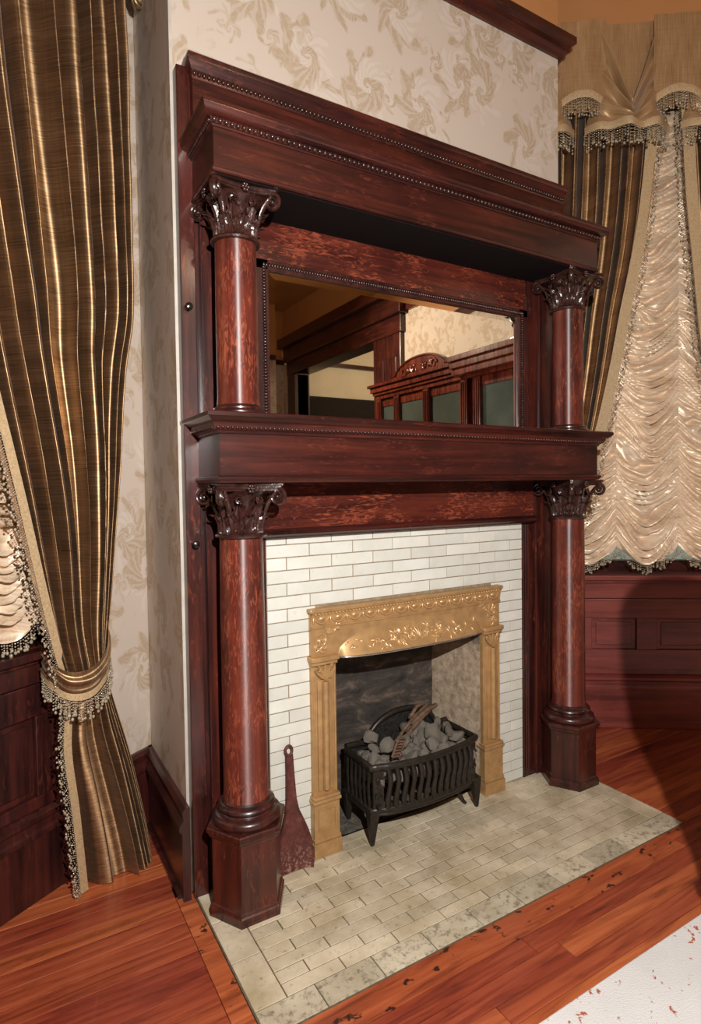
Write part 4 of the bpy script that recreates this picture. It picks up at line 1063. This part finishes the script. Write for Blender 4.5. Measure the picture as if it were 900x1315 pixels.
inner_trim(e2, W2, inn2, ampR, .72, 2.9, -1, 15, .045)

# ---- valance over the right window
bv_ = RW(.75, .15, 0)[:2]+(2.6,)
va = empty('window_valance', bv_); tag(va, 'swagged bronze silk valance with bead fringe above the right window', 'valance')
WV = lambda s_, o_, z_: (RW(s_, o_, z_)[0]-bv_[0], RW(s_, o_, z_)[1]-bv_[1], z_-2.6)
# board and backing cloth
MB().add([WV(.14,.0,3.06),WV(1.5,.0,3.06),WV(1.5,.155,3.06),WV(.14,.155,3.06),WV(.14,.0,3.08),WV(1.5,.0,3.08),WV(1.5,.155,3.08),WV(.14,.155,3.08)], [(0,1,2,3),(4,7,6,5),(0,4,5,1),(1,5,6,2),(2,6,7,3),(3,7,4,0)]).build('valance_board', M['wood_dark'], va)
pc, pit = .595, .392
def swagc(c0, idx):
    hwT, hwB = .122, .176
    rows, uvs, bot = [], [], []; NU, NV = 60, 90
    for j in range(NV+1):
        v = j/NV; row, uv = [], []
        for i in range(NU+1):
            u = i/NU*2-1
            hw = hwT+(hwB-hwT)*v**2.2
            ze = 3.086-.440*v**.85
            sag = .355*(1-v)**1.15+.024*v
            prof = (1-abs(u)**1.15)
            z_ = ze-sag*prof
            f = cos(2*pi*(v*3.1+.25*ns(u*1.6+idx*3, v*2.4)+.10*u))
            o_ = .178-.026*abs(u)**2.5*v+.060*(1-u*u)*(.30+.70*v)+.030*f*(1-abs(u)**2.0)*(1-.55*v)+.010*cos(9*u+idx)*v+.012*ns(u*2.2+idx*5, v*2.5)
            s_ = c0+u*hw
            row.append(WV(s_, o_, z_)); uv.append((u*.2, v*.4))
            if j == NV: bot.append((s_, o_, z_))
        rows.append(row); uvs.append(uv)
    sw = MB().grid(rows, uvs).build('swag', M['silk_flat'], va, 180)
    MB().grid([[WV(s_, o_+.004, z_+.012) for s_, o_, z_ in bot], [WV(s_, o_+.007, z_-.004) for s_, o_, z_ in bot], [WV(s_, o_+.004, z_-.020) for s_, o_, z_ in bot]]).build('swag_braid', M['trim'], sw, 180)
    fringe([WV(s_, o_, z_-.018) for s_, o_, z_ in bot], NR, .075, .008, .0042, 30+idx, nb=6).build('swag_beads', M['bead'], sw, 180, kind='stuff')
def bellpanel(c0, idx):
    hw = .100; rows, uvs, bot = [], [], []; NU, NV = 30, 24
    for j in range(NV+1):
        v = j/NV; row, uv = [], []
        for i in range(NU+1):
            u = i/NU*2-1; zb = 2.782-.040*u*u; z_ = 3.088+(zb-3.088)*v
            o_ = .188+.006*ns(u*1.5+idx*7, v*1.2)+.012*(1-u*u)*v; s_ = c0+u*hw
            row.append(WV(s_, o_, z_)); uv.append((z_, s_))
            if j == NV: bot.append((s_, o_, z_))
        rows.append(row); uvs.append(uv)
    bp = MB().grid(rows, uvs).build('bell_panel', M['silk_flat'], va, 180)
    MB().grid([[WV(s_, o_+.004, z_+.010) for s_, o_, z_ in bot], [WV(s_, o_+.006, z_-.006) for s_, o_, z_ in bot], [WV(s_, o_+.003, z_-.022) for s_, o_, z_ in bot]]).build('bell_braid', M['trim'], bp, 180)
    fringe([WV(s_, o_, z_-.020) for s_, o_, z_ in bot], NR, .075, .0075, .0040, 50+idx, nb=6).build('bell_beads', M['bead'], bp, 180, kind='stuff')
rows, uvs = [], []
for j in range(9):
    z_ = 3.084-.36*j/8; rows.append([WV(s_, .158+.004*ns(s_*20, z_*3), z_) for s_ in [.14+1.3*i/80 for i in range(81)]]); uvs.append([(z_, .14+1.3*i/80) for i in range(81)])
MB().grid(rows, uvs).build('backing_cloth', M['silk_flat'], va, 180)
for i, c0 in enumerate((pc-pit, pc, pc+pit, pc+2*pit)): swagc(c0, i)
for i, c0 in enumerate((pc-pit/2, pc+pit/2, pc+1.5*pit)): bellpanel(c0, i)

# ================================================================== RUG
rg = MB().cbox(-1.6, 1.5, -3.6, -.776, .0005, .012, .003).build('area_rug', M['rug']); tag(rg, 'white rug with scattered red flecks at the lower right corner', 'rug')

# ================================================================== ADDED STAND AND JAR, unseen, shaped to cast the shadow at right
dr = Vector((.766, .644, 0)); lat = Vector((.644, -.766, 0)); Bc = Vector((-.99, -1.79, 0))+dr*1.15+lat*.10
st = empty('shadow_jar_stand', (Bc.x, Bc.y, .0125)); tag(st, 'added slender wooden stand, unseen, holding up the shadow-casting jar', 'stand')
MB().lathe([(.012,.530),(.030,.536),(.040,.542),(.040,.5515)], n=32).build('top_plate', M['wood_z'], st, 40)
MB().lathe([(.022,.10),(.028,.13),(.016,.17),(.022,.24),(.014,.30),(.013,.50),(.020,.52),(.012,.533)], n=24).build('pole', M['wood_z'], st, 50)
for k_ in range(3):
    a = k_*2*pi/3+.35; MB().tube([(.014*cos(a), .014*sin(a), .14), (.06*cos(a), .06*sin(a), .12), (.11*cos(a), .11*sin(a), .045), (.14*cos(a), .14*sin(a), .009)], [.013,.011,.010,.009], 8).build('foot', M['wood_z'], st, 60)
jr = MB().lathe([(.026,.0),(.032,.006),(.030,.03),(.031,.07),(.034,.10),(.043,.161),(.053,.206),(.060,.268),(.071,.321),(.081,.385),(.094,.465),(.100,.527),(.100,.585),(.096,.608),(.088,.627),(.075,.644),(.054,.652),(.045,.656),(.040,.650),(.035,.640)], n=48).build('shadow_jar', plain('oxblood_glaze', (.035,.009,.008), .18, 0, 8, .3, 0, Coat_Weight=.5), None, 60, (Bc.x, Bc.y, .0125+.5515))
tag(jr, 'added tall oxblood glazed jar, unseen, shaped to cast the shadow at right', 'jar')

# ================================================================== CHINA CABINET (seen in the mirror)
CX, CY0_, CY1_ = 1.85, -3.02, -1.25
cb = empty('china_cabinet', (2.05, -2.1, 0)); tag(cb, 'glazed mahogany china cabinet with arched pediment, seen in the mirror', 'cabinet')
def cbx(nm, x0, x1, y0, y1, z0, z1, m, par=None, c=.004):
    o = MB().cbox(x0-2.05, x1-2.05, y0+2.1, y1+2.1, z0, z1, c).build(nm, m, par or cb); return o
cbx('body', CX+.04, XW-.01, CY0_, CY1_, .0, .95, M['cabinet']); cbx('side', CX+.02, XW-.01, CY0_, CY0_+.05, .95, 1.98, M['cabinet']); cbx('side', CX+.02, XW-.01, CY1_-.05, CY1_, .95, 1.98, M['cabinet'])
cbx('back', XW-.05, XW-.01, CY0_+.05, CY1_-.05, .95, 1.98, M['wood_dark']); cbx('top', CX+.02, XW-.01, CY0_, CY1_, 1.96, 1.985, M['cabinet'])
for i, yy in enumerate((-3.02, -2.74, -2.32, -1.86, -1.72, -1.30)):
    pf = cbx('pilaster', CX-.005, CX+.05, yy, yy+.075, .95, 1.93, M['cabinet'])
    mb = MB()
    for q in range(3): mb.tube([(CX-.006-2.05, yy+.014+.023*q+2.1, .97), (CX-.006-2.05, yy+.014+.023*q+2.1, 1.91)], .008, 8)
    mb.build('reeding', M['cabinet'], pf, 60)
for (a, b) in ((-2.945,-2.74),(-2.665,-2.32),(-2.245,-1.86),(-1.645,-1.30)):
    dr_ = cbx('glazed_door', CX+.02, CX+.045, a, b, .95, .99, M['cabinet']); cbx('pane', CX+.028, CX+.034, a, b, .99, 1.93, M['glass'], dr_, .001)
    cbx('door_head', CX+.018, CX+.045, a, b, 1.86, 1.93, M['cabinet'])
for zz in (1.30, 1.60): cbx('shelf', CX+.08, XW-.06, CY0_+.06, CY1_-.06, zz, zz+.015, M['cabinet'])
for (z0, z1, ex) in ((1.93,1.965,.01),(1.965,1.99,.03),(1.99,2.035,.05),(2.035,2.06,.075)): cbx('cornice', CX-ex, XW-.01, CY0_-ex*.6, CY1_+ex*.6, z0, z1, M['cabinet'])
for z0, z1, ex in ((1.95,2.0,.09),(2.0,2.05,.11),(2.05,2.09,.13)): cbx('end_cornice', CX-ex, XW-.01, -1.86, CY1_+ex*.5, z0, z1, M['cabinet'])
def arch(y0, y1, zb, h, xf):
    pts = []; n = 24; yc = (y0+y1)/2; hw = (y1-y0)/2
    for i in range(n+1):
        u = -1+2*i/n; z_ = zb+h*(1-abs(u)**2.3)**.62 if abs(u) < .86 else zb+h*.28*(1+.5*(abs(u)-.86)); pts.append((yc+u*hw+2.1, z_))
    pts += [(y1+2.1, zb-.02), (y0+2.1, zb-.02)]
    p_ = MB().prism(pts, lambda a, b, d: (d, a, b), xf-2.05, xf+.05-2.05).build('pediment', M['cabinet'], cb)
    mb = MB(); random.seed(4); fn = lambda a, b: (xf-2.052, a+2.1, b)
    for q in range(16):
        leafblob(mb, fn, yc+random.uniform(-.6,.6)*hw, zb+.02+random.uniform(0,.35)*h, .05, random.uniform(.3,2.8), .010)
    for s2 in (-1, 1): scroll(mb, fn, yc+s2*hw*.55, zb+.05, .04, s2, 0, .009); scroll(mb, fn, yc+s2*hw*.2, zb+.05, .03, -s2, 2, .008)
    mb.tube([(xf-2.053, a, b-.012) for a, b in pts[:n+1]], .010, 6)
    mb.build('carving', M['cabinet'], p_, 60, kind='stuff')
arch(-2.70, -1.97, 2.06, .155, CX-.03)
arch(-1.80, -1.30, 2.09, .15, XW-.10)  # second arch stands in for the front pediment's shadow on the wall

# added lamp body, unseen, around the room fill lights
lp = empty('added_ceiling_lamp', (.30, -3.30, 3.0)); tag(lp, 'added brass ceiling lamp, unseen, dressing the room fill lights', 'lamp')
MB().tube([(0,0,.0), (0,0,.55)], .010, 8).build('stem', M['antique'], lp, 60)
MB().lathe([(.06,.0),(.055,.015),(.02,.03),(.01,.05)], n=24).build('gallery', M['antique'], lp, 40)
ob = MB().lathe([(.01,.52),(.05,.53),(.07,.549)], n=24).build('canopy', M['antique'], lp, 40)
